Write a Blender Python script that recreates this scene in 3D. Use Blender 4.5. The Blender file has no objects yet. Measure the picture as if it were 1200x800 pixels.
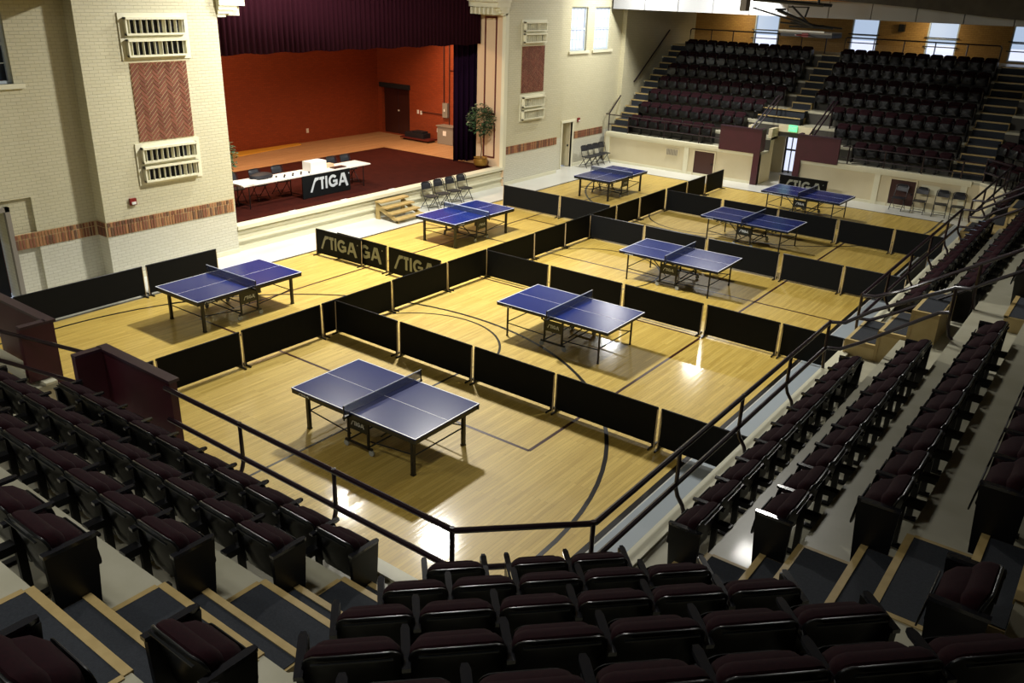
import bpy, bmesh, math, random
from mathutils import Vector, Matrix
random.seed(7)
PI = math.pi
SC = bpy.context.scene
COL = SC.collection

# ------------------------------------------------------------------ camera
cam_d = bpy.data.cameras.new('camera')
cam_d.sensor_width = 36.0
cam_d.lens = 36.0 * 988.0 / 1200.0
cam_d.clip_start = 0.05
cam_d.clip_end = 200
cam = bpy.data.objects.new('camera', cam_d)
COL.objects.link(cam)
_r = Vector((0.79847062, 0.60125156, 0.0306794))
_u = Vector((-0.25394717, 0.29016553, 0.92266722))
_f = Vector((-0.545853, 0.74451362, -0.38437479))
m4 = Matrix((( _r.x, _u.x, -_f.x, 0.0), (_r.y, _u.y, -_f.y, 0.0), (_r.z, _u.z, -_f.z, 6.889), (0, 0, 0, 1)))
cam.matrix_world = m4
SC.camera = cam

# ------------------------------------------------------------------ world, light, exposure
SC.view_settings.view_transform = 'Standard'
SC.view_settings.look = 'None'
SC.view_settings.gamma = 1.0
SC.view_settings.exposure = 0.2
w = bpy.data.worlds.new('world'); SC.world = w; w.use_nodes = True
w.node_tree.nodes['Background'].inputs[0].default_value = (0.75, 0.85, 1.0, 1)
w.node_tree.nodes['Background'].inputs[1].default_value = 0.35

def area(name, loc, size, power, col, target=None, sy=None):
    l = bpy.data.lights.new(name, 'AREA'); l.energy = power; l.color = col
    l.size = size
    if sy: l.shape = 'RECTANGLE'; l.size_y = sy
    o = bpy.data.objects.new(name, l); COL.objects.link(o); o.location = loc
    if target is not None:
        o.rotation_euler = (Vector(target) - Vector(loc)).to_track_quat('-Z', 'Y').to_euler()
    return o
LAMPS = [(-14.15, 15.9, 8.6), (-17.8, 15.55, 8.6), (-13.55, 31.9, 7.9), (-17.58, 31.6, 7.9), (-5.0, 16.5, 8.6), (-5.0, 2.0, 8.6), (-12.0, 1.0, 8.6)]
LAMP_P = [1300, 420, 430, 270, 210, 110, 120]
for p, e in zip(LAMPS, LAMP_P):
    area('ceiling_lamp_light', (p[0], p[1], p[2] - 0.06), 0.65, e, (1.0, 0.98, 0.92))
area('stage_lamp_light', (-24.0, 17.5, 6.4), 1.6, 520, (1.0, 0.66, 0.40), (-25.0, 19.5, 0.7))
area('stage_lamp_light', (-23.6, 25.0, 6.4), 1.2, 380, (1.0, 0.66, 0.40), (-25.5, 25.5, 0.7))
area('bleacher_lamp_light', (-16.8, 40.0, 6.25), 0.5, 22, (1.0, 0.8, 0.5), (-16.8, 41, 4.8))
area('bleacher_lamp_light', (-8.5, 40.0, 6.25), 0.5, 22, (1.0, 0.8, 0.5), (-8.5, 41, 4.8))

# ------------------------------------------------------------------ materials
def lin(h):
    if isinstance(h, str):
        h = tuple(int(h[i:i+2], 16) / 255 for i in (0, 2, 4))
    return tuple((c / 12.92 if c <= 0.04045 else ((c + 0.055) / 1.055) ** 2.4) for c in h) + (1.0,)
def mat(name, col, rough=0.6, metal=0.0, coat=0.0, spec=None, noise=None, bump=None, emis=None, es=0):
    m = bpy.data.materials.new(name); m.use_nodes = True
    nt = m.node_tree; b = nt.nodes['Principled BSDF']
    b.inputs['Base Color'].default_value = lin(col)
    b.inputs['Roughness'].default_value = rough
    b.inputs['Metallic'].default_value = metal
    b.inputs['Coat Weight'].default_value = coat
    b.inputs['Coat Roughness'].default_value = 0.08
    if spec is not None: b.inputs['Specular IOR Level'].default_value = spec
    tc = nt.nodes.new('ShaderNodeTexCoord')
    if noise:                       # (scale, second colour)
        n = nt.nodes.new('ShaderNodeTexNoise'); n.inputs['Scale'].default_value = noise[0]; n.inputs['Detail'].default_value = 6
        nt.links.new(tc.outputs['Object'], n.inputs['Vector'])
        r = nt.nodes.new('ShaderNodeValToRGB')
        r.color_ramp.elements[0].position = 0.35; r.color_ramp.elements[1].position = 0.65
        r.color_ramp.elements[0].color = lin(col); r.color_ramp.elements[1].color = lin(noise[1])
        nt.links.new(n.outputs['Fac'], r.inputs['Fac']); nt.links.new(r.outputs['Color'], b.inputs['Base Color'])
    if bump:
        n = nt.nodes.new('ShaderNodeTexNoise'); n.inputs['Scale'].default_value = bump[0]; n.inputs['Detail'].default_value = 4
        nt.links.new(tc.outputs['Object'], n.inputs['Vector'])
        bp = nt.nodes.new('ShaderNodeBump'); bp.inputs['Strength'].default_value = bump[1]; bp.inputs['Distance'].default_value = bump[2]
        nt.links.new(n.outputs['Fac'], bp.inputs['Height']); nt.links.new(bp.outputs['Normal'], b.inputs['Normal'])
    if emis:
        b.inputs['Emission Color'].default_value = lin(emis); b.inputs['Emission Strength'].default_value = es
    return m

def wood_floor(name, c1, c2, plank_w=0.057, plank_l=1.1, rough=0.11, coat=0.3, along='y'):
    m = bpy.data.materials.new(name); m.use_nodes = True
    nt = m.node_tree; b = nt.nodes['Principled BSDF']; L = nt.links.new
    tc = nt.nodes.new('ShaderNodeTexCoord'); sp = nt.nodes.new('ShaderNodeSeparateXYZ'); cb = nt.nodes.new('ShaderNodeCombineXYZ')
    L(tc.outputs['Object'], sp.inputs[0])
    if along == 'y':
        L(sp.outputs['Y'], cb.inputs['X']); L(sp.outputs['X'], cb.inputs['Y'])
    else:
        L(sp.outputs['X'], cb.inputs['X']); L(sp.outputs['Y'], cb.inputs['Y'])
    br = nt.nodes.new('ShaderNodeTexBrick'); L(cb.outputs[0], br.inputs['Vector'])
    br.inputs['Color1'].default_value = lin(c1); br.inputs['Color2'].default_value = lin(c2)
    br.inputs['Mortar'].default_value = lin('8c6a35')
    br.inputs['Scale'].default_value = 1.0; br.inputs['Mortar Size'].default_value = 0.0012
    br.inputs['Brick Width'].default_value = plank_l; br.inputs['Row Height'].default_value = plank_w
    br.offset = 0.37; br.inputs['Bias'].default_value = -0.1
    mp = nt.nodes.new('ShaderNodeMapping'); mp.inputs['Scale'].default_value = (0.7, 9, 1); L(cb.outputs[0], mp.inputs['Vector'])
    n = nt.nodes.new('ShaderNodeTexNoise'); n.inputs['Scale'].default_value = 1.6; n.inputs['Detail'].default_value = 5; L(mp.outputs[0], n.inputs['Vector'])
    rp = nt.nodes.new('ShaderNodeValToRGB'); rp.color_ramp.elements[0].position = .3; rp.color_ramp.elements[1].position = .75
    rp.color_ramp.elements[0].color = (.8, .77, .7, 1); rp.color_ramp.elements[1].color = (1.1, 1.1, 1.1, 1)
    L(n.outputs['Fac'], rp.inputs['Fac'])
    mx = nt.nodes.new('ShaderNodeMix'); mx.data_type = 'RGBA'; mx.blend_type = 'MULTIPLY'; mx.inputs['Factor'].default_value = 0.8
    L(br.outputs['Color'], mx.inputs['A']); L(rp.outputs['Color'], mx.inputs['B']); L(mx.outputs['Result'], b.inputs['Base Color'])
    b.inputs['Roughness'].default_value = 0.5
    b.inputs['Coat Weight'].default_value = coat; b.inputs['Coat Roughness'].default_value = rough
    bn = nt.nodes.new('ShaderNodeTexNoise'); bn.inputs['Scale'].default_value = 1.3; L(mp.outputs[0], bn.inputs['Vector'])
    bp = nt.nodes.new('ShaderNodeBump'); bp.inputs['Strength'].default_value = .25; bp.inputs['Distance'].default_value = .004
    L(bn.outputs['Fac'], bp.inputs['Height']); L(bp.outputs['Normal'], b.inputs['Coat Normal']); L(bp.outputs['Normal'], b.inputs['Normal'])
    return m

def brick_paint(name, c1, c2, mortar, depth=.006, ax='y', bw=.21, bh=.075, rough=.55, dado=None):
    m = bpy.data.materials.new(name); m.use_nodes = True
    nt = m.node_tree; b = nt.nodes['Principled BSDF']; L = nt.links.new
    tc = nt.nodes.new('ShaderNodeTexCoord'); sp = nt.nodes.new('ShaderNodeSeparateXYZ'); cb = nt.nodes.new('ShaderNodeCombineXYZ')
    L(tc.outputs['Object'], sp.inputs[0]); ad = nt.nodes.new('ShaderNodeMath'); ad.operation = 'ADD'
    L(sp.outputs['X'], ad.inputs[0]); L(sp.outputs['Y'], ad.inputs[1])
    L(ad.outputs[0], cb.inputs['X']); L(sp.outputs['Z'], cb.inputs['Y'])
    br = nt.nodes.new('ShaderNodeTexBrick'); L(cb.outputs[0], br.inputs['Vector'])
    br.inputs['Color1'].default_value = lin(c1); br.inputs['Color2'].default_value = lin(c2); br.inputs['Mortar'].default_value = lin(mortar)
    br.inputs['Scale'].default_value = 1.0; br.inputs['Mortar Size'].default_value = .007; br.inputs['Mortar Smooth'].default_value = .4
    br.inputs['Brick Width'].default_value = bw; br.inputs['Row Height'].default_value = bh
    if dado:
        rp = nt.nodes.new('ShaderNodeMath'); rp.operation = 'GREATER_THAN'; rp.inputs[1].default_value = 1.3; L(sp.outputs['Z'], rp.inputs[0])
        mx = nt.nodes.new('ShaderNodeMix'); mx.data_type = 'RGBA'; mx.blend_type = 'MULTIPLY'; L(rp.outputs[0], mx.inputs['Factor'])
        L(br.outputs['Color'], mx.inputs['A']); mx.inputs['B'].default_value = dado; L(mx.outputs['Result'], b.inputs['Base Color'])
    else:
        L(br.outputs['Color'], b.inputs['Base Color'])
    iv = nt.nodes.new('ShaderNodeMath'); iv.operation = 'SUBTRACT'; iv.inputs[0].default_value = 1; L(br.outputs['Fac'], iv.inputs[1])
    bp = nt.nodes.new('ShaderNodeBump'); bp.inputs['Strength'].default_value = 1; bp.inputs['Distance'].default_value = depth
    L(iv.outputs[0], bp.inputs['Height']); L(bp.outputs['Normal'], b.inputs['Normal'])
    b.inputs['Roughness'].default_value = rough
    return m

def net_mat(name, col, alpha):
    m = bpy.data.materials.new(name); m.use_nodes = True
    nt = m.node_tree; b = nt.nodes['Principled BSDF']
    b.inputs['Base Color'].default_value = lin(col); b.inputs['Roughness'].default_value = .8
    b.inputs['Alpha'].default_value = alpha
    return m

M = dict(
    maple=wood_floor('maple_floor', 'd6b95f', 'c4a54c'),
    stage_wood=wood_floor('stage_wood', 'c09468', 'ae8054', .07, 1.6, .35, .12),
    floor_paint=mat('floor_paint', 'dcdcd4', .32, coat=.3, noise=(.8, 'd2d2ca')),
    strip=mat('strip_paint', '9aa4ac', .4, coat=.3),
    line_black=mat('line_black', '15120f', .35, coat=.4),
    line_brown=mat('line_brown', '3f2015', .35, coat=.4),
    wall=brick_paint('painted_brick', 'd6d3c0', 'd2cfba', 'c2beaa', .004, dado=(.92, .89, .76, 1)),
    wall_plain=mat('cream_plaster', 'd6cbaa', .6, noise=(1.2, 'cfc3a0')),
    trim=mat('cream_trim', 'e0dcc0', .45),
    white=mat('white_paint', 'e6e6e0', .4),
    tan=brick_paint('tan_brick', 'b08a4a', 'a47e42', '8f6c38', .004),
    stage_wall=brick_paint('stage_red_brick', '9a4420', '8e3c1c', '7c3216', .006),
    ceiling=mat('ceiling_panels', '3c3732', .9),
    fascia=mat('fascia_panels', '9a9c9e', .6),
    dark_ceiling=mat('dark_acoustic_ceiling', '4a463e', .95, noise=(3, '3f3b34')),
    deck=mat('deck_paint', 'bcb8a2', .36, coat=.1, noise=(2.5, 'b0ac94')),
    riser=mat('riser_paint', '3e3b34', .6),
    carpet=mat('stair_carpet', '2c3036', .95, noise=(60, '24282e'), bump=(180, .5, .003)),
    nosing=mat('nosing_wood', 'b8a06a', .45, noise=(8, 'ac945e')),
    ply=mat('plywood_cheek', 'c8b27c', .5, noise=(5, 'bda670')),
    seat_fabric=mat('seat_fabric', '22090f', .95, spec=.15, noise=(40, '1b080d'), bump=(160, .3, .002)),
    seat_plastic=mat('seat_plastic', '0b0e0f', .3), seat_pan=mat('seat_pan_plastic', '08090b', .4, spec=.25),
    seat_metal=mat('seat_metal', '0a0a0c', .35),
    arm=mat('arm_rest', '242427', .18, coat=.6),
    rail=mat('rail_paint', '24151c', .3, coat=.3),
    maroon=mat('maroon_panel', '4a1824', .5, noise=(2, '42151f')),
    maroon_cap=mat('maroon_cap', '3a2430', .35),
    door_brown=mat('door_brown', '3a1a14', .45),
    black_cloth=mat('barrier_cloth', '07090a', .8, spec=.2, noise=(10, '0a0c0d')),
    pole=mat('barrier_pole', 'c9b695', .45),
    black_metal=mat('black_metal', '0c0d10', .4),
    table_top=mat('table_blue', '1b2b6c', .24, spec=.25, noise=(3, '1a296c')),
    table_line=mat('table_white_line', 'e8eaf0', .4),
    apron=mat('table_apron', '0c1416', .4),
    net=net_mat('table_net', '2a3a62', .6),
    net_tape=mat('net_tape', 'c9d0e0', .6),
    wheel=mat('wheel_grey', '9aa0a0', .5),
    logo=mat('logo_grey', '8f948c', .7),
    logo_light=mat('logo_light', 'c6ccd0', .6),
    brick_r=mat('band_brick_red', '84533a', .85), brick_o=mat('band_brick_orange', 'a3734c', .85), brick_b=mat('band_brick_brown', '6a4a36', .85),
    mortar=mat('mortar', 'c4ac80', .9), mortar_d=mat('mortar_dark', '4a3426', .9),
    hb1=mat('herring_brick_a', '6e3e2c', .85), hb2=mat('herring_brick_b', '7c4834', .85),
    vent_dark=mat('vent_inside', '14161c', .8),
    valance=mat('velvet_curtain', '260c14', 1.0, spec=.05), curtain=mat('velvet_leg', '1f0d22', 1.0, spec=.05),
    chair_metal=mat('chair_metal', '1c1c20', .35), chair_pad=mat('chair_pad', '24252a', .45),
    wood=mat('pine_steps', 'b29a62', .55, noise=(6, 'a48c56')),
    tablecloth=mat('white_tabletop', 'e8e4dc', .5), carpet_stage=mat('stage_carpet', '3c140c', 1.0, spec=.1, noise=(4, '34110a')),
    leaf=mat('ficus_leaf', '2c4a2e', .5, noise=(9, '3f5f3c')), trunk=mat('ficus_trunk', '6b5238', .8),
    pot=mat('brass_pot', '9a7430', .4, metal=.5),
    grey=mat('grey_metal', '8b8478', .5), red=mat('red_plastic', '7c1a1a', .4),
    glass_dark=mat('window_glass_dark', '1c2530', .1), frame_w=mat('window_frame', 'c6d2d8', .4),
    pane_lit=mat('window_daylight', '8890a0', .3, emis='dfe6ff', es=.95),
    blind_lit=mat('window_blind', '808890', .6, emis='b8cce8', es=.75),
    exit=mat('exit_green', '6fd09a', .4, emis='58d890', es=1.2),
    lamp=mat('lamp_diffuser', 'ffffff', .5, emis='fff4e0', es=3),
    yellow=mat('yellow_board', 'd2962e', .6), paper=mat('white_paper', 'ece8e0', .7), bag=mat('black_bag', '15141a', .6),
    orange=mat('orange_beam', 'b8742a', .6), panel_red=mat('panel_red_trim', '5a1c14', .5), panel_cream=mat('panel_cream', 'ddbf9a', .5),
)

# ------------------------------------------------------------------ mesh building
class MB:
    def __init__(s): s.v = []; s.f = []; s.mi = []; s.cur = 0
    def add(s, vs, fs):
        o = len(s.v); s.v += [tuple(v) for v in vs]
        for f in fs: s.f.append(tuple(i + o for i in f)); s.mi.append(s.cur)
        return s
    def box(s, x0, x1, y0, y1, z0, z1):
        return s.add([(x0,y0,z0),(x1,y0,z0),(x1,y1,z0),(x0,y1,z0),(x0,y0,z1),(x1,y0,z1),(x1,y1,z1),(x0,y1,z1)],
                     [(3,2,1,0),(4,5,6,7),(0,1,5,4),(1,2,6,5),(2,3,7,6),(3,0,4,7)])
    def prism(s, poly, z0, z1):
        n = len(poly)
        vs = [(p[0], p[1], z0) for p in poly] + [(p[0], p[1], z1) for p in poly]
        fs = [tuple(range(n-1, -1, -1)), tuple(range(n, 2*n))] + [(i, (i+1) % n, (i+1) % n + n, i + n) for i in range(n)]
        return s.add(vs, fs)
    def bar(s, a, b, r, n=8, sq=False):
        return s.tube([a, b], r, 4 if sq else n)
    def tube(s, pts, r, n=8):
        pts = [Vector(p) for p in pts]; rings = []
        up = Vector((0, 0, 1))
        base = len(s.v)
        for i, p in enumerate(pts):
            d = (pts[min(i+1, len(pts)-1)] - pts[max(i-1, 0)]).normalized()
            a = d.cross(up)
            if a.length < 1e-3: a = d.cross(Vector((1, 0, 0)))
            a.normalize(); b = d.cross(a).normalized()
            ph = PI / 4 if n == 4 else 0
            rr = r * (1.414 if n == 4 else 1)
            rings.append([p + a * rr * math.cos(2*PI*k/n + ph) + b * rr * math.sin(2*PI*k/n + ph) for k in range(n)])
        for rg in rings: s.v += [tuple(q) for q in rg]
        for i in range(len(rings)-1):
            for k in range(n):
                s.f.append((base+i*n+k, base+i*n+(k+1) % n, base+(i+1)*n+(k+1) % n, base+(i+1)*n+k)); s.mi.append(s.cur)
        s.f.append(tuple(base+k for k in range(n-1, -1, -1))); s.mi.append(s.cur)
        s.f.append(tuple(base+(len(rings)-1)*n+k for k in range(n))); s.mi.append(s.cur)
        return s
    def lathe(s, prof, cx=0, cy=0, n=16):
        base = len(s.v)
        for r, z in prof:
            for k in range(n): s.v.append((cx + r*math.cos(2*PI*k/n), cy + r*math.sin(2*PI*k/n), z))
        for i in range(len(prof)-1):
            for k in range(n):
                s.f.append((base+i*n+k, base+i*n+(k+1) % n, base+(i+1)*n+(k+1) % n, base+(i+1)*n+k)); s.mi.append(s.cur)
        s.f.append(tuple(base+k for k in range(n-1, -1, -1))); s.mi.append(s.cur)
        s.f.append(tuple(base+(len(prof)-1)*n+k for k in range(n))); s.mi.append(s.cur)
        return s
    def mesh(s, name, mats, smooth=False):
        me = bpy.data.meshes.new(name); me.from_pydata(s.v, [], s.f)
        if not isinstance(mats, (list, tuple)): mats = [mats]
        for m in mats: me.materials.append(m)
        if len(mats) > 1: me.polygons.foreach_set('material_index', s.mi)
        me.validate(); 
        bm = bmesh.new(); bm.from_mesh(me); bmesh.ops.recalc_face_normals(bm, faces=bm.faces); bm.to_mesh(me); bm.free()
        if smooth:
            me.polygons.foreach_set('use_smooth', [True]*len(me.polygons)); me.set_sharp_from_angle(angle=math.radians(38))
        me.update()
        return me
def link(name, me, parent=None, loc=None, rot=None):
    o = bpy.data.objects.new(name, me); COL.objects.link(o)
    if parent is not None: o.parent = parent
    if loc is not None: o.location = loc
    if rot is not None: o.rotation_euler = rot
    return o
def obj(name, mb, m, parent=None, smooth=False, loc=None, rot=None):
    return link(name, mb.mesh(name, m, smooth), parent, loc, rot)
def tag(o, label, cat, group=None, kind=None):
    if label: o['label'] = label
    if cat: o['category'] = cat
    if group: o['group'] = group
    if kind: o['kind'] = kind
    return o
def empty(name, loc=(0, 0, 0), rz=0):
    o = bpy.data.objects.new(name, None); COL.objects.link(o); o.location = loc; o.rotation_euler = (0, 0, rz); o.empty_display_size = .1
    return o
def thing(name, label, cat, loc=(0, 0, 0), rz=0, group=None):
    return tag(empty(name, loc, rz), label, cat, group)
def struct(name, mb, m, parent=None, smooth=False, label=None, cat=None):
    o = obj(name, mb, m, parent, smooth); o['kind'] = 'structure'
    if parent is None and label: tag(o, label, cat)
    return o
def copy_tree(o, parent=None):
    c = o.copy(); COL.objects.link(c)
    if parent is not None: c.parent = parent
    for ch in list(o.children): copy_tree(ch, c)
    return c
ORD = ['zeroth', 'first', 'second', 'third', 'fourth', 'fifth', 'sixth', 'seventh', 'eighth', 'ninth', 'tenth', 'eleventh', 'twelfth', 'thirteenth', 'fourteenth', 'fifteenth', 'sixteenth', 'seventeenth', 'eighteenth']

# ================================================================== SETTING
XW = -19.3; XR = -19.62; YF = 32.85; YN = 5.15
fl = MB().box(-17.9, -4.67, 5.95, 31.5, -.1, 0)
floor = struct('floor', fl, M['maple'], label='glossy maple basketball floor under the tennis tables', cat='floor')
fm = MB()
fm.box(-19.9, -17.9, 2, 34, -.1, -.001); fm.box(-4.67, -3.3, 2, 34, -.1, -.001)
fm.box(-17.9, -4.67, 31.5, 39.5, -.1, -.001); fm.box(-17.9, -4.67, 2, 5.95, -.1, -.001)
border = struct('floor_border', fm, M['floor_paint'], floor)
struct('floor_strip', MB().box(-4.62, -4.16, 5.95, 31.4, -.002, .004), M['strip'], floor)
# court lines (flat painted print)
def lines(name, segs, wd, m):
    b = MB()
    for (x0, y0, x1, y1) in segs:
        d = Vector((x1-x0, y1-y0)); n = Vector((-d.y, d.x)).normalized() * wd / 2
        b.add([(x0+n.x, y0+n.y, .0022), (x0-n.x, y0-n.y, .0022), (x1-n.x, y1-n.y, .0022), (x1+n.x, y1+n.y, .0022)], [(0, 1, 2, 3)])
    return struct(name, b, m, floor)
def arc(cx, cy, r, a0, a1, n=48):
    p = [(cx + r*math.cos(a0+(a1-a0)*i/n), cy + r*math.sin(a0+(a1-a0)*i/n)) for i in range(n+1)]
    return [(p[i][0], p[i][1], p[i+1][0], p[i+1][1]) for i in range(n)]
CX, CY = -11.28, 18.95
lines('boundary_line', [(-17.9, 5.9, -17.9, 31.55), (-4.69, 5.9, -4.69, 31.55), (-17.9, 31.5, -4.69, 31.5), (-17.9, 6.0, -4.69, 6.0)], .09, M['line_black'])
s3 = arc(CX, 7.7, 6.2, 0, PI) + [(CX+6.2, 6, CX+6.2, 7.7), (CX-6.2, 6, CX-6.2, 7.7)]
s3b = [(a, 2*CY-b, c, 2*CY-d) for a, b, c, d in s3]
lines('three_point_line', s3, .07, M['line_black']); lines('three_point_line', s3b, .07, M['line_black'])
ft = arc(CX, 11.8, 1.87, 0, PI) + [(-9.6, 6, -9.6, 11.8)]
lines('key_line', ft, .05, M['line_black']); lines('key_line', [(a, 2*CY-b, c, 2*CY-d) for a, b, c, d in ft], .05, M['line_black'])
lines('center_circle', arc(CX, CY, 1.83, 0, 2*PI), .05, M['line_black'])
lines('volleyball_line', [(-15.75, 9.84, -6.8, 9.84), (-15.75, 28.1, -6.8, 28.1), (-15.75, 9.84, -15.75, 28.1), (-6.8, 9.84, -6.8, 28.1), (-15.75, 16.26, -6.8, 16.26), (-15.75, 22, -6.8, 22), (-17.9, 19.3, -4.69, 19.3)], .06, M['line_brown'])

# ---- walls
def holes_wall(mb, ax, d0, d1, a0, a1, z0, z1, holes):
    """solid wall between d0..d1 on its thin axis, spanning a0..a1, with rectangular openings (a0,a1,z0,z1)"""
    A = sorted({a0, a1} | {h[0] for h in holes} | {h[1] for h in holes}); Z = sorted({z0, z1} | {h[2] for h in holes} | {h[3] for h in holes})
    A = [a for a in A if a0 <= a <= a1]; Z = [z for z in Z if z0 <= z <= z1]
    for i in range(len(A)-1):
        run = None
        for j in range(len(Z)-1):
            ca, cz = (A[i]+A[i+1])/2, (Z[j]+Z[j+1])/2
            inside = any(h[0] < ca < h[1] and h[2] < cz < h[3] for h in holes)
            if not inside and run is None: run = Z[j]
            if (inside or j == len(Z)-2) and run is not None:
                top = Z[j] if inside else Z[j+1]
                if ax == 'x': mb.box(d0, d1, A[i], A[i+1], run, top)
                else: mb.box(A[i], A[i+1], d0, d1, run, top)
                run = None
CEIL = 9.0
wl = MB()
holes_wall(wl, 'x', -20.2, -19.70, -3, 9.9, 0, CEIL, [(6.4, 8.5, 0, 2.29), (7.3, 8.6, 4.72, 6.33)])
holes_wall(wl, 'x', -20.2, -19.78, 6.3, 8.6, 0, 2.4, [(6.9, 7.9, 0, 2.05)])
wl.box(-20.55, XW, 9.9, 13.5, 0, CEIL)
holes_wall(wl, 'x', -20.35, XW, 25.42, 28.95, 0, CEIL, [])
holes_wall(wl, 'x', -20.35, XR, 28.95, 34.1, 0, CEIL, [(29.78, 30.55, 0, 1.88), (30.05, 31.25, 4.68, 6.35), (31.82, 33.1, 4.68, 6.35)])
wl.box(-20.35, -19.42, 34.1, 34.4, 0, CEIL)
wl.box(-20.35, -19.46, 34.4, 41.3, 0, CEIL)
wl.box(-20.5, -19.6, 13.5, 25.42, 7.4, CEIL)
wall_left = struct('wall_left', wl, M['wall'])
struct('wall_far', (lambda b: (holes_wall(b, 'y', 41.0, 41.3, -20.4, 8, 0, CEIL, [(-16.42, -15.22, 4.74, 6.3), (-11.92, -10.75, 4.78, 6.3), (-8.76, -7.55, 4.8, 6.3), (-5.58, -4.35, 4.8, 6.3), (-1.6, -.4, 4.8, 6.3)]), b)[1])(MB()), M['tan'])
struct('wall_right', MB().box(7.2, 7.5, -6, 41.3, 0, CEIL), M['tan'])
struct('wall_near', MB().box(-20.4, 7.5, -6.3, -6, 0, CEIL), M['tan'])
struct('ceiling', MB().box(-20.4, 7.5, -6.3, 41.3, CEIL, CEIL+.2), M['ceiling'])
# fascia over the far seating, panel by panel
fas = MB().box(-19.55, 7, 33.05, 41.0, 6.3, 6.36)
tr1 = struct('trim_1', fas, M['dark_ceiling'])
x = -19.5; k = 0
while x < 6.5:
    tag(obj('fascia_panel', MB().box(x, x+1.47, 33.0, 33.05, 6.3, 7.5), M['fascia'], tr1), None, None)
    x += 1.5
obj('fascia_backing', MB().box(-19.55, 7, 33.05, 33.2, 6.36, CEIL), M['dark_ceiling'], tr1)
# dark arched ceiling edge and orange beam in front of the fascia
ar = MB(); pts = [(-10.8, 6.92), (-9.29, 6.86), (-7.6, 6.76), (-6.5, 6.67), (-5.2, 6.56), (-4.2, 6.50), (-2.5, 6.44), (0, 6.40), (4, 6.38), (7, 6.38)]
for (xa, za), (xb, zb) in zip(pts[:-1], pts[1:]):
    ar.add([(xa, 32.4, za), (xb, 32.4, zb), (xb, 32.4, CEIL), (xa, 32.4, CEIL), (xa, 32.7, za), (xb, 32.7, zb), (xb, 32.7, CEIL), (xa, 32.7, CEIL)],
           [(0, 1, 2, 3), (7, 6, 5, 4), (0, 4, 5, 1), (3, 2, 6, 7), (0, 3, 7, 4), (1, 5, 6, 2)])
struct('trim_2', ar, M['dark_ceiling'])
struct('trim_3', MB().box(-12.5, -8.2, 32.5, 32.95, 6.87, 7.3), M['orange'])
struct('trim_4', MB().box(-19.7, -18.6, -3, 9.9, 6.43, 6.9), M['dark_ceiling'])   # soffit at the top left
# baseboards
bb = MB(); bb.box(XW, XW+.03, 9.9, 13.5, 0, .12); bb.box(-19.7, -19.67, 8.5, 9.87, 0, .12)
bb.box(XW, XW+.03, 25.5, 28.95, 0, .12); bb.box(XR, XR+.03, 30.65, 32.8, 0, .12)
struct('baseboard_left', bb, M['trim'])

# brick band, one brick at a time
def band(nm, runs, z0, zs, z1, pitch, stuff):
    """two courses of upright bricks; runs = (x face, y0, y1)"""
    back = MB()
    for (xf, y0, y1) in runs: back.box(xf-.02, xf+.006, y0, y1, z0, z1)
    base = struct(nm, back, M['mortar'])
    mats = [M['brick_r'], M['brick_o'], M['brick_b'], M['brick_r'], M['brick_o']]
    if stuff:
        b = MB()
        for (xf, y0, y1) in runs:
            n = int((y1-y0)/pitch)
            for i in range(n):
                y = y0 + i*pitch + .006; b.cur = random.randrange(3)
                b.box(xf, xf+.018, y, y+pitch-.012, z0+.005, zs-.006); b.box(xf, xf+.018, y, y+pitch-.012, zs+.006, z1-.005)
        o = obj('bricks', b, mats[:3], base); o['kind'] = 'stuff'
        return
    mt = [MB().box(0, .018, 0, pitch-.022, 0, zs-z0-.02).mesh('brick', m) for m in mats]
    ms = [MB().box(0, .018, 0, pitch-.022, 0, z1-zs-.02).mesh('brick', m) for m in mats]
    for (xf, y0, y1) in runs:
        n = int((y1-y0)/pitch)
        for i in range(n):
            k = random.randrange(5); dx = random.uniform(-.003, .004)
            link('brick', mt[k], base, (xf+dx, y0+i*pitch+.011, z0+.010))
            k = random.randrange(5)
            link('brick', ms[k], base, (xf+dx, y0+i*pitch+.011, zs+.010))
band('trim_5', [(-19.7, 7.98, 9.88), (XW, 9.91, 13.48)], 1.15, 1.38, 1.50, .0735, False)
_b5 = bpy.data.objects['trim_5']
obj('band_return', MB().box(-19.69, -19.3, 9.885, 9.902, 1.15, 1.50), M['mortar'], _b5)
for _i in range(5):
    _x = -19.68 + _i*.0735
    obj('brick', MB().box(_x, _x+.052, 9.872, 9.89, 1.16, 1.37), M['brick_r'] if _i % 2 else M['brick_b'], _b5)
    obj('brick', MB().box(_x, _x+.052, 9.872, 9.89, 1.39, 1.49), M['brick_b'] if _i % 2 else M['brick_r'], _b5)
band('trim_6', [(XW, 25.5, 28.93), (XR, 30.68, 33.0)], 1.16, 1.36, 1.46, .0735, True)

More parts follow.
